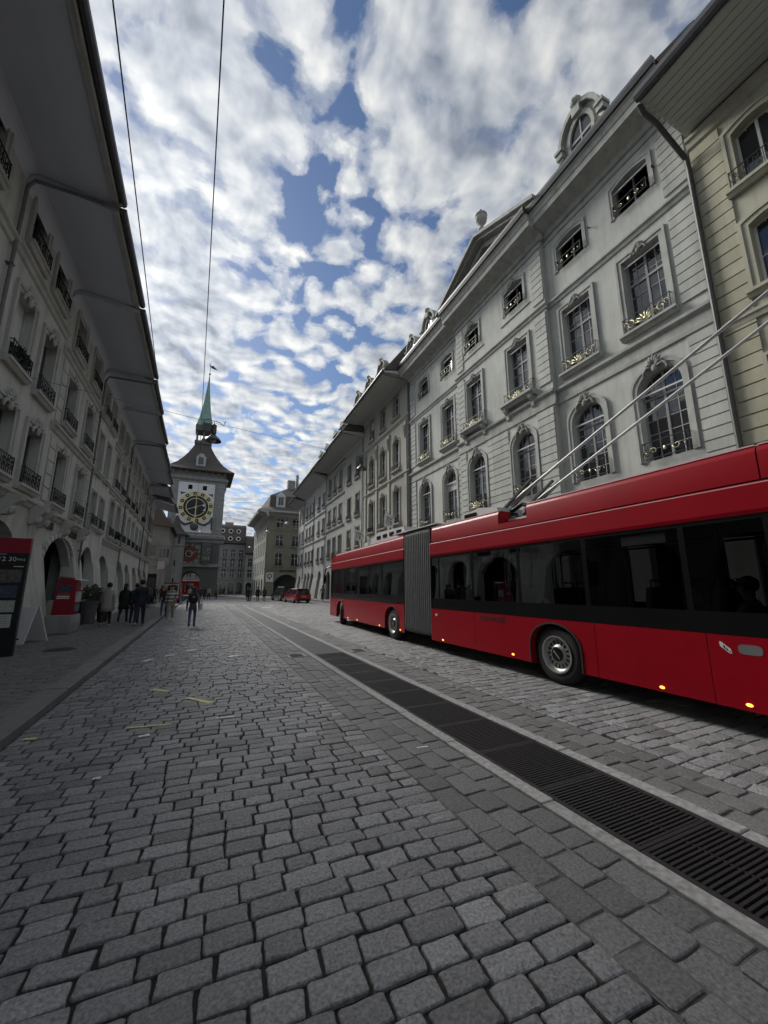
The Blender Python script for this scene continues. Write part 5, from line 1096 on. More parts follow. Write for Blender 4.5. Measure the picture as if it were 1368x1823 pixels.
q = MB(); q.prism([(2.38 + .11 * abs(cos(t)) ** .5 * (1 if cos(t) > 0 else -1), .935 + .055 * abs(sin(t)) ** .6 * (1 if sin(t) > 0 else -1)) for t in [2 * pi * k / 24 for k in range(24)]], 'x', XN - .003, XN - .001); bpart('fleet_badge', q, 'emblem_grey')
# roof gear: air-conditioning boxes, pole base, current collectors
q = MB(); q.prism([(8.08, 3.07), (8.05, 3.44), (7.40, 3.52), (6.75, 3.42), (6.70, 3.07)], 'x', 5.98, 7.6); bpart('roof_unit', q, 'bus_grey', ang=20)
q = MB(); q.box(5.96, 5.979, 7.50, 7.95, 3.30, 3.43); bpart('roof_unit_grille', q, 'bus_black')
q = MB(); q.prism([(11.0, 3.07), (11.2, 3.60), (13.4, 3.68), (14.2, 3.50), (14.3, 3.07)], 'x', 5.90, 7.7); bpart('roof_unit', q, 'bus_grey', front=True)
for yy in (11.4, 12.0, 12.6, 13.2): q = MB(); q.box(5.88, 5.899, yy, yy + .35, 3.42, 3.54); bpart('roof_unit_grille', q, 'bus_black', front=True)
q = MB(); q.prism([(14.5, 3.07), (14.6, 3.44), (15.0, 3.44), (15.4, 3.07)], 'x', 5.92, 6.6); bpart('roof_unit', q, 'bus_grey', front=True)
q = MB(); q.box(6.5, 6.62, 9.4, 9.5, 3.28, 3.42); q.box(6.3, 6.36, 8.3, 8.4, 3.06, 3.42); bpart('roof_aerial', q, 'iron')
q = MB(); q.box(6.1, 7.4, 6.3, 7.5, 3.07, 3.16); q.box(6.25, 6.55, 6.7, 7.3, 3.16, 3.32); q.box(6.85, 7.15, 6.7, 7.3, 3.16, 3.32)
for x in (6.4, 7.0):
    for dx in (-.1, .1): q.bar((x + dx, 7.25, 3.22), (x + dx, 5.95, 3.95), .05)
    q.tube([(x, 6.9, 3.3), (x, 6.4, 3.46), (x, 6.0, 3.3), (x, 5.8, 3.15)], .05, 6); q.ball((x, 6.2, 3.22), .16, 8, 6)
bpart('collector_base', q, 'iron')
for x in (6.4, 7.0):
    q = MB(); q.tube([(x, 7.15, 3.36), (x, 6.3, 3.72), (x, 5.2, 4.14), (x, 1.9, 5.40), (x, -2.2, 6.96)], [.036, .034, .030, .026, .022], 8); bpart('trolley_pole', q, 'pole_grey', smooth=True)
    q = MB(); q.box(x - .05, x + .05, -2.45, -2.15, 6.93, 7.05); bpart('collector_shoe', q, 'iron')
    q = MB(); q.tube([(x + .05, 7.0, 3.32), (x + .05, 6.35, 3.66), (x + .04, 5.9, 3.90)], .028, 6); bpart('collector_spring', q, 'pole_grey')
# interior: seats, handrails, notices
def seat(x, y, fr, face=1):
    q = MB(); q.prism([(y, .78), (y + .42 * face, .80), (y + .42 * face, .88), (y + .06 * face, .88), (y - .06 * face, 1.62), (y - .12 * face, 1.62), (y - .04 * face, .80)], 'x', x - .21, x + .21); q.box(x - .18, x + .18, min(y, y + .35 * face), max(y, y + .35 * face), .40, .78)
    q.tube([(x - .18, y - .10 * face, 1.55), (x - .16, y - .10 * face, 1.72), (x + .16, y - .10 * face, 1.72), (x + .18, y - .10 * face, 1.55)], .016, 5); bpart('seat', q, 'seat_cloth', front=fr)
for y in (.2, 1.0, 1.9, 2.75, 3.55, 6.3, 7.1, 7.9):
    for x in (5.92, 6.37, 7.38, 7.83): seat(x, y, False)
for y in (12.6, 13.5, 14.4, 15.3, 16.1):
    for x in (5.92, 6.37, 7.83): seat(x, y, True)
for y, fr in ((2.92, 0), (4.36, 0), (5.84, 0), (7.28, 0), (12.35, 1), (15.15, 1)):
    q = MB(); q.tube([(6.62, y, .4), (6.62, y, 2.5)], .018, 6); q.tube([(7.15, y + .3, .4), (7.15, y + .3, 2.5)], .018, 6); bpart('handrail', q, 'handrail', front=bool(fr))
for y, z, w, h in ((3.12, 2.22, .62, .14), (7.55, 2.22, .42, .13), (6.6, 2.15, .34, .12)):
    q = MB(); q.box(XN + .045, XN + .05, y, y + w, z, z + h); bpart('notice', q, 'blind')
# ================================================================== PEOPLE
mat('skin', (0.36, 0.22, 0.16), .6, .08); mat('hair_dark', (0.012, 0.010, 0.010), .6, .2, 40); mat('hair_grey', (0.25, 0.24, 0.23), .7, .2, 40)
def cloth(nm, c): mat(nm, c, .9, .18, 14, .2, 120); return nm
for nm, c in (('c_black', (.022, .022, .025)), ('c_navy', (.022, .027, .048)), ('c_beige', (.32, .31, .28)), ('c_khaki', (.15, .145, .13)), ('c_grey', (.11, .11, .118)), ('c_jean', (.07, .095, .16)), ('c_white', (.55, .55, .54)), ('c_green', (.03, .06, .045)), ('c_brown', (.06, .045, .035)), ('c_tan', (.30, .275, .235)), ('c_shoe', (.02, .02, .02)), ('c_shoew', (.6, .6, .6))): cloth(nm, c)
def stripes():
    m = bpy.data.materials.new('c_stripe'); m.use_nodes = True; t = m.node_tree; b = t.nodes['Principled BSDF']; b.inputs['Roughness'].default_value = .9
    g = nn(t, 'ShaderNodeNewGeometry'); s = nn(t, 'ShaderNodeSeparateXYZ'); lk(t, g.outputs['Position'], s.inputs[0]); f = mth(t, 'FRACT', mth(t, 'MULTIPLY', s.outputs[2], 6.2)); k = mth(t, 'GREATER_THAN', f, .48)
    mxc = nn(t, 'ShaderNodeMix', data_type='RGBA'); lk(t, k, mxc.inputs[0]); mxc.inputs[6].default_value = (.62, .62, .60, 1); mxc.inputs[7].default_value = (.15, .15, .145, 1); lk(t, mxc.outputs[2], b.inputs['Base Color']); MATS['c_stripe'] = m
stripes()
def person(label, loc, face, H=1.74, top='c_navy', leg='c_black', shoe='c_shoe', hair='hair_dark', stride=0.22, arm=0.18, coat=None, longhair=False, seated=False, group=None, seed=0, cat='person', build=1.0, bent=None):
    r = random.Random(seed); s = H / 1.75; V = []; E = []; R = []
    def v(x, y, z, ra, p=None):
        V.append((x * s, y * s, z * s)); R.append(ra * s * (build if z < 1.5 else 1)); i = len(V) - 1
        if p is not None: E.append((p, i))
        return i
    hz = .93 if not seated else .93
    pel = v(0, 0, hz, .135); ab = v(0, .01, 1.10, .13, pel); ch = v(0, .0, 1.30, .155, ab); nb = v(0, -.01, 1.44, .10, ch); nk = v(0, .0, 1.52, .058, nb); hd = v(0, .015, 1.60, .085, nk); hd2 = v(0, .015, 1.68, .092, hd); v(0, .005, 1.735, .055, hd2)
    hands = []
    for sg in (-1, 1):
        st = stride * sg
        if seated: hp = v(sg * .09, .05, .92, .10, pel); kn = v(sg * .12, .45, .90, .07, hp); an = v(sg * .12, .47, .50, .05, kn); v(sg * .12, .6, .44, .04, an)
        else:
            hp = v(sg * .095, st * .1, .86, .098, pel); kn = v(sg * .10, st * .75 + .03, .50, .066, hp); lift = .10 if st < 0 and stride > .05 else 0
            an = v(sg * .10, st * 1.45 - (.06 if lift else 0), .10 + lift, .045, kn); v(sg * .105, st * 1.45 + .13 - (.05 if lift else 0), .045 + lift * .35, .040, an); v(sg * .105, st * 1.45 - .07 - (.06 if lift else 0), .05 + lift, .036, an)
        sh = v(sg * .175, -.01, 1.40, .072, nb); a_ = -arm * sg
        if bent and sg in bent: el = v(sg * .24, -.02, 1.13, .050, sh); ha = v(sg * .16, .20, 1.08, .040, el); hn = v(sg * .12, .27, 1.09, .036, ha)
        elif seated: el = v(sg * .23, .06, 1.15, .05, sh); ha = v(sg * .16, .28, 1.02, .04, el); hn = v(sg * .14, .36, 1.0, .036, ha)
        else: el = v(sg * .235, a_ * .5, 1.12, .052, sh); ha = v(sg * .25, a_ * 1.2 + .04, .89, .040, el); hn = v(sg * .25, a_ * 1.3 + .06, .81, .036, ha)
        hands.append(Vector(V[hn]))
    me = bpy.data.meshes.new('tmp'); me.from_pydata(V, E, []); o = bpy.data.objects.new('tmp', me); COL.objects.link(o)
    md = o.modifiers.new('skin', 'SKIN'); md.use_smooth_shade = True
    for i, sv in enumerate(me.skin_vertices[0].data): sv.radius = (R[i], R[i] * (.78 if i in (ab, ch, pel) else .95)); sv.use_root = (i == pel)
    o.modifiers.new('sub', 'SUBSURF').levels = 1
    dg = bpy.context.evaluated_depsgraph_get(); body_me = bpy.data.meshes.new_from_object(o.evaluated_get(dg)); bpy.data.objects.remove(o); bpy.data.meshes.remove(me)
    b = MB()
    for h in hands:   # four fingers and a thumb, curled
        for k in range(4): b.tube([h + Vector(((k - 1.5) * .018, .0, -.02)) * s, h + Vector(((k - 1.5) * .02, .015, -.065 - .006 * (1.5 - abs(k - 1.5)))) * s, h + Vector(((k - 1.5) * .019, .035, -.09)) * s], [.010 * s, .009 * s, .007 * s], 4)
        b.tube([h + Vector((0, .02, 0)) * s, h + Vector((0, .05, -.02)) * s, h + Vector((0, .06, -.05)) * s], [.011 * s, .010 * s, .008 * s], 4)
    bm = bmesh.new(); bm.from_mesh(body_me); tm = bpy.data.meshes.new('t'); tm.from_pydata(b.v, [], b.f); n0 = len(bm.faces); bm.from_mesh(tm); bm.to_mesh(body_me); bm.free(); bpy.data.meshes.remove(tm)
    for m in (top, leg, shoe, 'skin'): body_me.materials.append(MATS[m])
    nx = 1.50 * s
    for p in body_me.polygons:
        c = p.center
        if p.index >= n0 or c.z > nx or min((c - h).length for h in hands) < .065 * s: k = 3
        elif seated: k = 1 if (c.y > .12 * s and c.z < .98 * s) or c.z < .9 * s else 0
        elif c.z < .10 * s + (.09 if stride > .05 and c.y < -.12 * s else 0) * s: k = 2
        elif c.z < .93 * s and abs(c.x) < .20 * s: k = 1
        else: k = 0
        p.material_index = k; p.use_smooth = True
    zmin = min(v_.co.z for v_ in body_me.vertices)
    root = ob('person', body_me, None, None, (loc[0], loc[1], loc[2] - (0 if seated else zmin + .006)), (0, 0, face), label=label, cat=cat, group=group)
    hb = MB(); c = Vector((0, .0, 1.668)) * s
    hb.ball(c + Vector((0, -.018, .022)) * s, .105 * s, 12, 8, (.93, 1.0, .95))
    if longhair: hb.tube([c + Vector((0, -.06, 0)) * s, c + Vector((0, -.10, -.12)) * s, c + Vector((0, -.10, -.30)) * s], [.085 * s, .085 * s, .05 * s], 8)
    hb.build('hair', hair, root, smooth=True)
    fb = MB()
    for sg in (-1, 1): fb.ball(Vector((sg * .033, .098, 1.652)) * s, .010 * s, 6, 4); fb.ball(Vector((sg * .092, .01, 1.635)) * s, .022 * s, 6, 4, (.5, 1, 1.4))
    fb.prism([(.095 * s, 1.645 * s), (.122 * s, 1.61 * s), (.092 * s, 1.605 * s)], 'x', -.012 * s, .012 * s); fb.box(-.025 * s, .025 * s, .085 * s, .1 * s, 1.572 * s, 1.58 * s); fb.build('face', 'skin', root)
    if coat:
        cb_ = MB(); n = 16; prof = [(.17, 1.42), (.20, 1.34), (.185, 1.12), (.195, .98), (.225, .80), (.245, .62), (.235, .62)]
        vs = []
        for (ra, z) in prof: vs += [(ra * build * cos(2 * pi * k / n) * s, ra * build * .80 * sin(2 * pi * k / n) * s + .0, z * s) for k in range(n)]
        cb_.add(vs, [(j * n + k, j * n + (k + 1) % n, (j + 1) * n + (k + 1) % n, (j + 1) * n + k) for j in range(len(prof) - 1) for k in range(n)]); cb_.build('coat', coat, root, smooth=True)
    return root
def backpack(label, loc, face, m='c_black'):
    b = MB(); prof = [(.05, 0), (.14, .02), (.15, .12), (.145, .30), (.11, .40), (.03, .43)]; b.lathe(prof, 12); b.v = [(x * 1.05, y * .72, z) for x, y, z in b.v]; root = b.build('backpack', m, None, loc, (0, 0, face), smooth=True, label=label, cat='backpack')
    q = MB(); q.box(-.09, .09, -.125, -.10, .06, .2); q.build('pocket', m, root)
    for sg in (-1, 1): q = MB(); q.tube([(sg * .09, .08, .40), (sg * .11, .22, .44), (sg * .12, .30, .30), (sg * .11, .14, .05)], .014, 5); q.build('strap', m, root)
    q = MB(); q.ball((0, -.126, .25), .03, 8, 6, (1, .3, 1)); q.build('badge', 'c_white', root); return root
def bag(label, loc, face, m='c_white', sc=1.0):
    b = MB(); b.prism([(-.13, 0), (.13, 0), (.15, .24), (-.15, .24)], 'y', -.05, .05); o = b.build('shoulder_bag', m, None, loc, (0, 0, face), label=label, cat='bag'); q = MB(); q.tube([(-.12, 0, .24), (-.08, 0, .48), (.0, 0, .56), (.08, 0, .48), (.12, 0, .24)], .012, 5); q.build('strap', m, o); return o
AW = 0.0   # facing +y: walking away up the street
person('person in a beige knee-length coat walking away on the left pavement', (-3.35, 19.3, .1), .05, 1.72, 'c_beige', 'c_black', 'c_shoew', stride=.20, coat='c_beige', seed=1)
person('person in black walking away between the beige coat and the planter', (-3.05, 21.2, .1), -.1, 1.70, 'c_black', 'c_black', 'c_shoe', stride=.16, coat='c_black', longhair=True, seed=2)
person('person with a dark rucksack walking just behind the tall navy figure', (-2.48, 20.1, .1), 0, 1.70, 'c_black', 'c_black', 'c_shoe', stride=.18, seed=3, build=1.15)
person('tall person in navy with white-soled shoes walking away by the kerb', (-2.12, 18.6, .1), 0, 1.84, 'c_navy', 'c_navy', 'c_shoew', stride=.16, arm=.12, seed=4, build=1.12)
person('person in a white-and-grey striped jumper and khaki trousers walking towards the camera', (-1.22, 21.7, 0), pi, 1.76, 'c_stripe', 'c_tan', 'c_shoew', stride=.12, seed=5, build=1.08, bent=(-1,))
person('person in a dark jacket with grey hair behind the striped jumper', (-1.75, 25.2, 0), pi, 1.74, 'c_black', 'c_jean', 'c_shoe', hair='hair_grey', stride=.1, seed=6, bent=(1,))
person('person in a grey jacket and jeans with a rucksack walking away in the roadway', (-.22, 18.7, 0), 0, 1.64, 'c_grey', 'c_jean', 'c_shoe', stride=.2, longhair=True, seed=7)
backpack('black rucksack with a white badge on the person in jeans', (-.22, 18.52, .98), 0); bag('pale bag at the right hip of the person in jeans', (.09, 18.66, .70), 1.5, 'c_white')
backpack('dark rucksack carried behind the tall navy figure on the pavement', (-2.48, 19.9, 1.05), 0, 'c_green')
far = [(5.05, 48.5, 0, 'c_black', 'pair of dark coats, left person of the two in the square'), (5.45, 49.6, 0, 'c_grey', 'pair of dark coats, right person of the two in the square'), (6.25, 49.0, 0, 'c_black', 'person in dark clothes walking alone just right of the pair'), (7.0, 49.0, 0, 'c_brown', 'person in a brown coat with bare legs, rightmost walker before the black car')]
for i, (x, y, f, t, l) in enumerate(far): person(l, (x, y, 0), f, 1.70, t, 'c_black' if i < 3 else 'skin', stride=.14, coat=t, seed=20 + i, group='walkers on the square')
grp = [(-.4, 58, 'c_brown', 'leftmost of the brown-clad group before the tower passage'), (.05, 58.6, 'c_brown', 'second from the left of the brown-clad group before the tower passage'), (.55, 57.6, 'c_black', 'person in black in the middle of the group before the tower'), (1.1, 58.4, 'c_tan', 'person in pale shirt in the group before the tower'), (2.0, 58.6, 'c_grey', 'rightmost standing figure of the group before the tower'), (-1.25, 60.0, 'c_tan', 'person in cream standing in front of the red tram')]
for i, (x, y, t, l) in enumerate(grp): person(l, (x, y, 0), pi if i % 2 else 0, 1.72, t, 'c_black', stride=.06, seed=40 + i, group='group before the tower')
person('person in dark clothes walking by the facades beyond the front of the bus', (12.6, 43.6, .11), 0, 1.74, 'c_grey', 'c_black', 'c_shoew', stride=.2, seed=60)
for i, (x, y, t) in enumerate(((-4.3, 43, 'c_grey'), (-4.0, 44.5, 'c_green'), (-3.6, 47, 'c_black'))): person(['person in grey by the white sign post at the far left', 'person in green by the white sign post at the far left', 'person in black beyond the white sign post at the far left'][i], (x, y, .1), 0, 1.7, t, 'c_black', stride=.08, seed=70 + i)
# passengers, seen through the bus glass
for i, (x, y, t, hr, l) in enumerate(((5.98, 2.42, 'c_grey', 'hair_dark', 'seated passenger with dark hair in the rearmost visible bus window'), (6.45, 3.20, 'c_beige', 'hair_dark', 'seated passenger in pale top beside the bus aisle'), (7.4, 7.2, 'c_black', 'hair_dark', 'seated passenger on the far side of the bus'), (6.0, 6.4, 'c_brown', 'hair_grey', 'seated passenger behind the third rear bus window'))):
    person(l, (x, y + .05, -.02), 0, 1.74, t, 'c_black', hair=hr, seated=True, seed=90 + i, group='bus passengers')
# ================================================================== STREET FURNITURE ON THE LEFT
mat('sign_red', (0.24, 0.008, 0.025), .45, .06, 3); mat('sign_black', (0.010, 0.010, 0.012), .4, .1, 3); mat('paper', (0.42, 0.44, 0.44), .7, .18, 25); mat('paper_map', (0.10, 0.085, 0.08), .7, .6, 16); mat('paper_blue', (0.05, 0.06, 0.10), .6, .6, 14); mat('paper_green', (0.33, 0.36, 0.34), .7, .25, 40); mat('text_white', (0.6, 0.6, 0.6), .6)
IP = empty('information_panel', (-4.35, 11.9, .1), 0, label='tall black public transport information panel with red header at the left edge', cat='information panel')
q = MB(); q.box(-.62, .62, -.06, .06, 0, 2.31); q.build('panel_body', 'sign_black', IP); q = MB(); q.box(-.62, .62, -.065, .065, 2.312, 2.66); q.build('header', 'sign_red', IP)
for t, x, sz in (('12', .15, .15), ('30', .34, .15), ('M15', .50, .085)):
    ob('lettering', text_mesh(t, sz, .003, 'CENTER'), 'text_white', IP, (x, -.063, 2.12 if sz > .1 else 2.13), (pi / 2, 0, 0))
for x0, x1, z0, z1, m in ((.06, .22, 2.275, 2.285, 'text_white'), (.12, .22, 2.06, 2.065, 'emblem_grey'), (.30, .40, 2.06, 2.065, 'emblem_grey'), (.38, .56, 1.99, 2.01, 'text_white'), (-.58, .555, 1.63, 1.93, 'paper_map'), (-.58, .16, 1.29, 1.57, 'paper'), (.18, .52, 1.29, 1.57, 'paper_blue'), (-.58, .52, .97, 1.23, 'paper_green'), (-.58, .50, .63, .92, 'paper')):
    q = MB(); q.box(x0, x1, -.064, -.0605, z0, z1); q.build('poster', m, IP)
for k in range(6): q = MB(); q.box(-.5, .44, -.0652, -.0642, .68 + .038 * k, .688 + .038 * k); q.build('timetable_line', 'emblem_grey', IP)
AB = empty('a_board', (-4.42, 14.6, .1), -.35, label='white folded pavement board leaning behind the information panel', cat='board')
for s in (-1, 1):
    q = MB(); q.add([(-.3, s * .02, .98), (.3, s * .02, .98), (.36, s * .42, 0), (-.36, s * .42, 0), (-.3, s * .05, .98), (.3, s * .05, .98), (.36, s * .45, 0), (-.36, s * .45, 0)], [(0, 1, 2, 3), (4, 7, 6, 5), (0, 4, 5, 1), (1, 5, 6, 2), (2, 6, 7, 3), (3, 7, 4, 0)]); q.build('board', 'white_paint', AB)
q = MB(); q.box(-.2, .2, -.405, -.395, .12, .16); q.build('slot', 'sign_black', AB)
# red newspaper dispenser on a stone plinth
q = MB(); q.prism([(-.42, 0), (.42, 0), (.44, .35), (.40, .60), (-.40, .60), (-.45, .35)], 'y', -.55, .62); pl = q.build('stone_plinth', 'dark_stone', None, (-4.28, 17.2, .1), label='low worn stone plinth under the red dispenser', cat='plinth'); bevel(pl, .03, 2)
RD_ = empty('newspaper_dispenser', (-4.18, 17.15, .70), -.1, label='red newspaper dispenser with a blue picture standing on the stone plinth', cat='dispenser')
q = MB(); q.prism([(-.30, 0), (.27, 0), (.30, .12), (.29, 1.05), (.22, 1.24), (-.16, 1.22), (-.26, 1.15)], 'y', -.20, .25); q.build('cabinet', 'sign_red', RD_)
q = MB(); q.prism([(.22, 1.19), (.50, 1.15), (.50, 1.17), (.22, 1.225)], 'y', -.20, .25); q.build('canopy', 'white_paint', RD_)
q = MB(); q.box(-.20, .16, -.206, -.201, .76, 1.02); q.build('picture', 'paper_blue', RD_); q = MB(); q.box(-.22, .14, -.206, -.201, .60, .64); q.box(-.22, .14, -.206, -.201, .54, .58); q.build('price_strip', 'text_white', RD_); q = MB(); q.box(-.2, .15, -.205, -.2005, .66, .74); q.build('price_panel', 'dial_red', RD_)
q = MB(); q.box(.291, .36, -.16, .18, .42, .78); q.build('magazine_holder', 'paper', RD_); q = MB(); q.box(.291, .34, -.16, .18, .12, .36); q.build('tray', 'emblem_grey', RD_)
q = MB(); q.box(-.5, -.32, -.1, .3, -.1, .48); q.build('side_box', 'beige', RD_)
# poster stand behind the dispenser, black box, planter
q = MB(); q.prism([(-.26, 0), (.26, 0), (.20, 1.4), (-.20, 1.4)], 'y', -.03, .03); ps = q.build('poster_stand', 'emblem_grey', None, (-4.75, 18.4, .62), (.0, .12, -.3), label='tilted grey poster stand inside the arch above the dispenser', cat='poster stand'); q = MB(); q.lathe([(.14, -.035), (0, -.035)], 16, (0, 0, .8), axis='y'); q.v = [(x, y, .8 + (z - .8) * 2) for x, y, z in q.v]; q.build('poster_print', 'pipe', ps)
q = MB(); q.prism([(-.28, 0), (.28, 0), (.24, .95), (-.20, .95)], 'y', -.22, .22); bx_ = q.build('black_box', 'sign_black', None, (-4.62, 20.3, .1), label='black slanted advertising box between the dispenser and the planter', cat='box'); q = MB(); q.box(-.21, .25, -.23, .23, .951, .98); q.build('lid', 'emblem_grey', bx_)
def planter(label, loc, h, r, m, seed):
    q = MB(); q.lathe([(r * .72, 0), (r * .76, .03), (r * .95, h - .12), (r * 1.05, h - .12), (r * 1.08, h), (r * .98, h), (r * .95, h - .05), (0, h - .06)], 18); o = q.build('planter', m, None, loc, label=label, cat='planter', smooth=False); ob('foliage', foliage_mesh(r * 1.5, r * 1.4, .38, 420, .14, seed), 'leaf', o, (0, 0, h + .26)); return o
mat('planter_grey', (.13, .13, .135), .7, .15, 6); mat('planter_dark', (.03, .03, .035), .6, .15, 6)
planter('grey tapered planter full of shrubs beside the pier', (-4.28, 21.05, .1), .95, .30, 'planter_grey', 31); planter('smaller dark planter behind the grey planter', (-3.95, 22.0, .1), .62, .26, 'planter_dark', 32)
# white sign on a post, dark notice column at the far corner
q = MB(); q.tube([(0, 0, 0), (0, 0, 3.8)], .05, 8); sp_ = q.build('sign_post', 'pole_grey', None, (-4.15, 49.6, .1), label='white rectangular sign on a grey post at the far left corner', cat='sign'); q = MB(); q.box(-.33, .33, -.08, -.055, 3.5, 4.4); q.build('sign_plate', 'white_paint', sp_)
q = MB(); q.box(-.4, .4, -.12, .12, 0, 2.9); nc = q.build('notice_column', 'sign_black', None, (-4.55, 46.2, .1), label='tall dark notice column against the end house on the left', cat='notice column'); q = MB(); q.box(-.3, .3, -.13, -.121, .9, 2.5); q.build('poster', 'paper_map', nc)
# ================================================================== WIRES AND LAMPS
mat('cable', (.13, .11, .16), .6, 0)
def wire(name, pts, r, label, sag=0.0, m='cable', n=14):
    P = []
    for a, b_ in zip(pts, pts[1:]):
        a, b_ = Vector(a), Vector(b_)
        for k in range(n): t = k / n; p = a.lerp(b_, t); p.z -= sag * 4 * t * (1 - t); P.append(p)
    P.append(Vector(pts[-1])); q = MB(); q.tube(P, r, 5); return q.build(name, m, None, label=label, cat='cable')
wire('overhead_wire', [(-.80, -4, 5.8), (-.92, 2.69, 5.8), (-1.38, 15.1, 5.8), (-2.0, 45, 5.9)], .0062, 'left of the two trolley wires running up the street', n=6)
wire('overhead_wire', [(-.12, -4, 5.8), (-.19, 2.35, 5.8), (-.50, 22, 5.8), (-1.0, 60, 6.0)], .0062, 'right of the two trolley wires running up the street towards the tower', n=6)
wire('span_cable', [(-4.95, 13.4, 7.5), (-.1, 20.0, 9.68), (12.4, 36.8, 15.4)], .010, 'long span cable carrying the bell lamp across the street')
wire('span_cable', [(-4.9, 22.6, 7.0), (2.0, 34, 8.6), (14.3, 34, 9.6)], .008, 'lower span cable crossing the left facades below the bell lamp')
wire('span_cable', [(-5.3, 40, 9.9), (13.4, 44, 9.4)], .010, 'thin span cable crossing in front of the clock dial')
mat('lamp_metal', (.10, .10, .10), .45, .1, 5, metal=.3)
def bell_lamp(label, loc, sc=1.0, rz=0.0):
    o = empty('street_lamp', loc, rz, label=label, cat='street lamp', group='bell lamps hung over the street'); o.scale = (sc, sc, sc)
    q = MB(); q.lathe([(.06, .34), (.10, .32), (.16, .24), (.30, .12), (.37, 0), (.385, -.03), (.37, -.02), (.28, .08), (.0, .14)], 20); q.build('shade', 'lamp_metal', o, smooth=True)
    q = MB(); q.lathe([(.09, .34), (.12, .36), (.12, .80), (.09, .84), (0, .86)], 14); q.build('housing', 'lamp_metal', o, smooth=False)
    q = MB(); q.box(-.52, -.12, -.14, .14, .42, .82); q.build('gear_box', 'lamp_metal', o)
    q = MB(); q.tube([(0, 0, .85), (0, 0, 1.05), (.25, 0, .98), (.42, 0, .86), (.5, 0, 1.1)], .02, 6); q.tube([(0, 0, 1.0), (-.3, 0, 1.08), (-.5, 0, 1.02), (-.45, 0, .86)], .018, 6); q.build('hanger', 'iron', o)
    q = MB(); q.ball((0, 0, .0), .13, 10, 8); q.build('bulb', 'paper', o); return o
bell_lamp('large bell-shaped street lamp hanging beside the tower spire', (-.02, 20.0, 8.75)); bell_lamp('bell-shaped lamp hanging before the cream house on the right', (12.2, 31.0, 12.0), 1.25, .6)
def globe(label, loc, r):
    q = MB(); q.lathe([(0, r), (r * .5, r * .87), (r * .87, r * .5), (r, 0), (r * 1.05, -.06), (0, -.1)], 14); o = q.build('street_lamp', 'zinc', None, loc, label=label, cat='street lamp', group='small dome lamps over the far street', smooth=True); q = MB(); q.tube([(0, 0, r), (0, 0, r + .5)], .03, 5); q.build('hanger', 'iron', o); return o
def onYp(px, py, Y):
    g = unproj(px, py, 0.0) if py > 1050 else None
    yaw, pt = radians(24.946), radians(11.03); F = Vector((sin(yaw) * cos(pt), cos(yaw) * cos(pt), sin(pt))); R = Vector((cos(yaw), -sin(yaw), 0)); U = R.cross(F)
    d = R * ((px - 684) / 690) + U * ((911.5 - py) / 690) + F; return Vector((0, 0, CAMH)) + d * (Y / d.y)
globe('small dome lamp before the corner of the pale terrace', (11.4, 60.0, 11.2), .42); globe('small dome lamp before the pharmacy wall', (10.2, 72.0, 11.4), .42); globe('small dome lamp under the great dial of the tower', (-.6, 62.0, 9.4), .36); globe('small dome lamp at the pharmacy side front', (8.6, 84.0, 9.6), .36)
# ================================================================== FLAGS ON THE RIGHT
mat('flag_white', (.78, .78, .76), .9, .1, 10); mat('flag_grey', (.17, .17, .19), .9, .12, 10)
def flag(label, corners, pole, Y):
    # cloth hung square to the facade, from a raking pole
    A, B_, C_, D_ = [onYp(*c, Y) for c in corners]; n = 6; q = MB(); vs = []
    def P(i, j): 
        p = A.lerp(B_, i / n).lerp(D_.lerp(C_, i / n), j / n); p.y += .07 * sin(i * 1.3 + j * .9); return p
    o = empty('flag', A, 0, label=label, cat='flag', group='square white-edged flags')
    for nm, lo, hi, m, dy in (('cloth', 0, n, 'flag_white', 0), ('emblem_field', 1.3, n - 1.3, 'flag_grey', -.012)):
        q = MB(); k = 6; vs = [P(lo + (hi - lo) * i / k, lo + (hi - lo) * j / k) - A + Vector((0, dy, 0)) for j in range(k + 1) for i in range(k + 1)]
        q.add(vs, [(j * (k + 1) + i, j * (k + 1) + i + 1, (j + 1) * (k + 1) + i + 1, (j + 1) * (k + 1) + i) for j in range(k) for i in range(k)]); q.build(nm, m, o, smooth=True)
    for t in range(4):
        a, b_ = P(1.7, 1.8 + .8 * t), P(3.4 + (t % 2) * .7, 1.8 + .8 * t); q = MB(); q.bar(a - A + Vector((0, -.03, 0)), b_ - A + Vector((0, -.03, 0)), .02, .10); q.build('print_line', 'flag_white', o)
    pa, pb = onYp(*pole, Y), Vector((facx(Y) - .05, Y, (A.z + B_.z) / 2 - .8)); q = MB(); q.tube([pa - A, pb - A], .025, 6); q.build('pole', 'pole_grey', o)
flag('flag with grey field nearer the bus joint, on the cream house', [(686, 911), (704, 921), (699, 941), (683, 936)], (681, 904), 27.0); flag('flag with grey field farther along, above the front of the bus', [(632, 940), (649, 949), (642, 966), (630.5, 959)], (629, 935), 35.0)
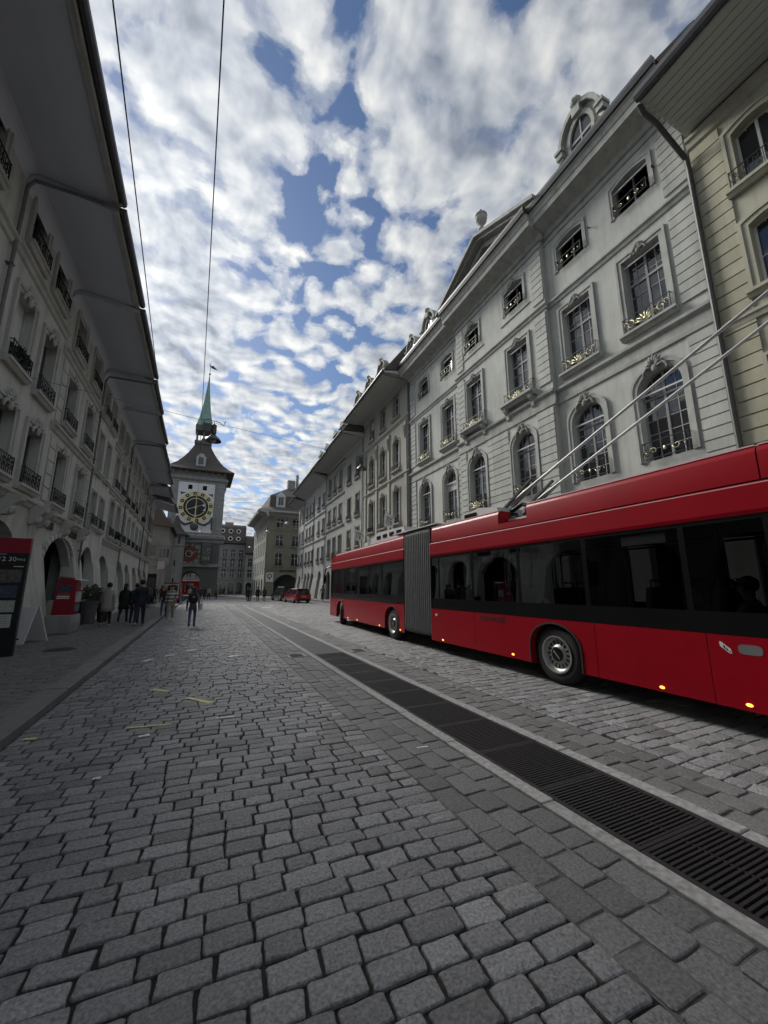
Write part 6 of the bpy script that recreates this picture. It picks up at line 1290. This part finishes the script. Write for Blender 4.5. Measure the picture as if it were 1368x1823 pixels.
# ================================================================== CARS AND VANS
mat('car_red', (.30, .006, .018), .3, .0, coat=.7); mat('car_black', (.008, .008, .009), .3, 0, coat=.6); mat('van_white', (.5, .48, .47), .45, .05); mat('lamp_red', (.35, .01, .01), .3); mat('plate_yellow', (.45, .40, .22), .5); mat('car_glass', (.02, .022, .025), .06, 0, spec=.9)
def car(name, label, loc, rz, m, L=4.2, W_=1.78, H=1.48, suv=False, cat='car', plate='plate_yellow'):
    o = empty(name, loc, rz, label=label, cat=cat); hw = W_ / 2; zb = .22 + (.06 if suv else 0); zs = H * .60
    # sections along y (rear 0 -> front L): (y, half width low, half width belt, z top belt)
    st = [(0.0, .90, .86, zs * .92), (.10, .97, .93, zs * 1.0), (.6, 1.0, .96, zs * 1.02), (L * .55, 1.0, .97, zs), (L * .72, 1.0, .95, zs * .97), (L * .92, .96, .88, zs * .80), (L, .82, .74, zs * .62)]
    q = MB(); vs = []
    for y, a, b_, zt in st: vs += [(-a * hw * .93, y, zb), (-a * hw, y, zb + .22), (-b_ * hw, y, zt), (-b_ * hw * .8, y, zt + .02), (b_ * hw * .8, y, zt + .02), (b_ * hw, y, zt), (a * hw, y, zb + .22), (a * hw * .93, y, zb)]
    n = 8; q.add(vs, [(i * n + k, i * n + (k + 1) % n, (i + 1) * n + (k + 1) % n, (i + 1) * n + k) for i in range(len(st) - 1) for k in range(n)] + [tuple(range(n))[::-1], tuple(range((len(st) - 1) * n, len(st) * n))]); bd = q.build('body', m, o); auto_smooth(bd, 40)
    yr, y1, y2, y3 = (.12, .42, L * .52, L * .74) if not suv else (.10, .32, L * .55, L * .74); g = MB(); tw_, bw = hw * .70, hw * .88; zt = H
    g.add([(-bw, yr, zs), (bw, yr, zs), (bw, y3, zs), (-bw, y3, zs), (-tw_, y1, zt - .03), (tw_, y1, zt - .03), (tw_, y2, zt - .01), (-tw_, y2, zt - .01)], [(0, 1, 5, 4), (1, 2, 6, 5), (2, 3, 7, 6), (3, 0, 4, 7)]); g.build('glazing', 'car_glass', o)
    r_ = MB(); r_.add([(-tw_, y1, zt - .03), (tw_, y1, zt - .03), (tw_, y2, zt - .01), (-tw_, y2, zt - .01), (-tw_ * .9, y1 + .1, zt + .02), (tw_ * .9, y1 + .1, zt + .02), (tw_ * .9, y2 - .1, zt + .03), (-tw_ * .9, y2 - .1, zt + .03)], [(0, 1, 5, 4), (1, 2, 6, 5), (2, 3, 7, 6), (3, 0, 4, 7), (4, 5, 6, 7)]); r_.box(-tw_ * .9, tw_ * .9, y1 - .16, y1 + .02, zt - .035, zt - .005)
    for s in (-1, 1):
        r_.bar((s * bw, yr, zs), (s * tw_, y1, zt - .02), .07, .06); r_.bar((s * bw, y3, zs), (s * tw_, y2, zt - .02), .06, .05); r_.bar((s * bw * .99, L * .36, zs), (s * tw_ * 1.01, L * .36, zt - .02), .07, .05)
    rf_ = r_.build('roof', m, o)
    w_ = cached(('carw',), lambda: (MB().lathe([(.20, -.10), (.30, -.11), (.33, -.06), (.33, .06), (.30, .11), (.20, .10), (.20, -.10)], 20, axis='x', caps=False).mesh('wheel', True), MB().lathe([(.21, -.112), (.19, -.118), (.05, -.10), (0, -.10)], 12, axis='x', caps=False).mesh('rim')))
    for s in (-1, 1):
        for y in (L * .19, L * .80): wo = ob('wheel', w_[0], 'rubber', o, (s * (hw - .11), y, .33), (0, 0, 0 if s < 0 else pi)); ob('rim', w_[1], 'rim', wo)
        q = MB(); q.box(min(s * hw * .62, s * hw * .90), max(s * hw * .62, s * hw * .90), -.015, .06, zs * .78, zs * .97); q.build('tail_lamp', 'lamp_red', o)
        q = MB(); q.ball((s * (hw + .08), L * .64, zs + .08), .10, 8, 6, (1, .6, .7)); q.build('door_mirror', m, o)
    q = MB(); q.box(-.26, .26, -.02, .0, zs * .70, zs * .82); q.build('number_plate', plate, o); q = MB(); q.box(-hw * .8, hw * .8, -.03, .05, zb, zb + .2); q.build('bumper', 'rubber', o)
    return o
car('parked_car', 'red hatchback parked beyond the front of the bus', (10.1, 42.0, 0), .16, 'car_red'); car('parked_car', 'black estate car parked behind the red hatchback', (9.9, 48.4, 0), .16, 'car_black', 4.7, 1.88, 1.68, True)
V_ = empty('van', (-2.65, 45.0, 0), 0, label='white and red delivery van behind the striped pedestrian', cat='van')
q = MB(); q.prism([(-.80, .35), (.80, .35), (.82, 1.2), (.72, 2.02), (.62, 2.10), (-.62, 2.10), (-.72, 2.02), (-.82, 1.2)], 'y', 0, 4.6); q.build('body', 'car_red', V_); q = MB(); q.prism([(-.70, .9), (.70, .9), (.66, 1.95), (-.66, 1.95)], 'y', -.03, -.001); q.build('rear_doors', 'van_white', V_)
for s in (-1, 1): q = MB(); q.box(min(s * .08, s * .58), max(s * .08, s * .58), -.045, -.031, 1.25, 1.85); q.build('rear_window', 'car_glass', V_); q = MB(); q.lathe([(.2, -.1), (.32, -.1), (.33, 0), (.32, .1), (.2, .1)], 16, axis='x'); q.build('wheel', 'rubber', V_, (s * .72, .9, .33))
TR = empty('tram', (-4.2, 96.0, 0), 0, label='red and white tram crossing beyond the tower passage', cat='tram')
q = MB(); q.box(-9, 4.6, 0, 2.4, .3, 3.3); q.build('body', 'bus_red', TR); q = MB(); q.box(-9, 4.6, -.02, -.001, 3.0, 3.25); q.build('roof_band', 'van_white', TR)
for k in range(6): x = -8 + 2 * k; q = MB(); q.box(x - .8, x + .8, -.02, -.001, 1.3, 2.5); w_ = q.build('window', 'car_glass', TR); q = MB(); q.box(x - .86, x - .80, -.03, -.001, .6, 2.6); q.build('door_post', 'van_white', w_)
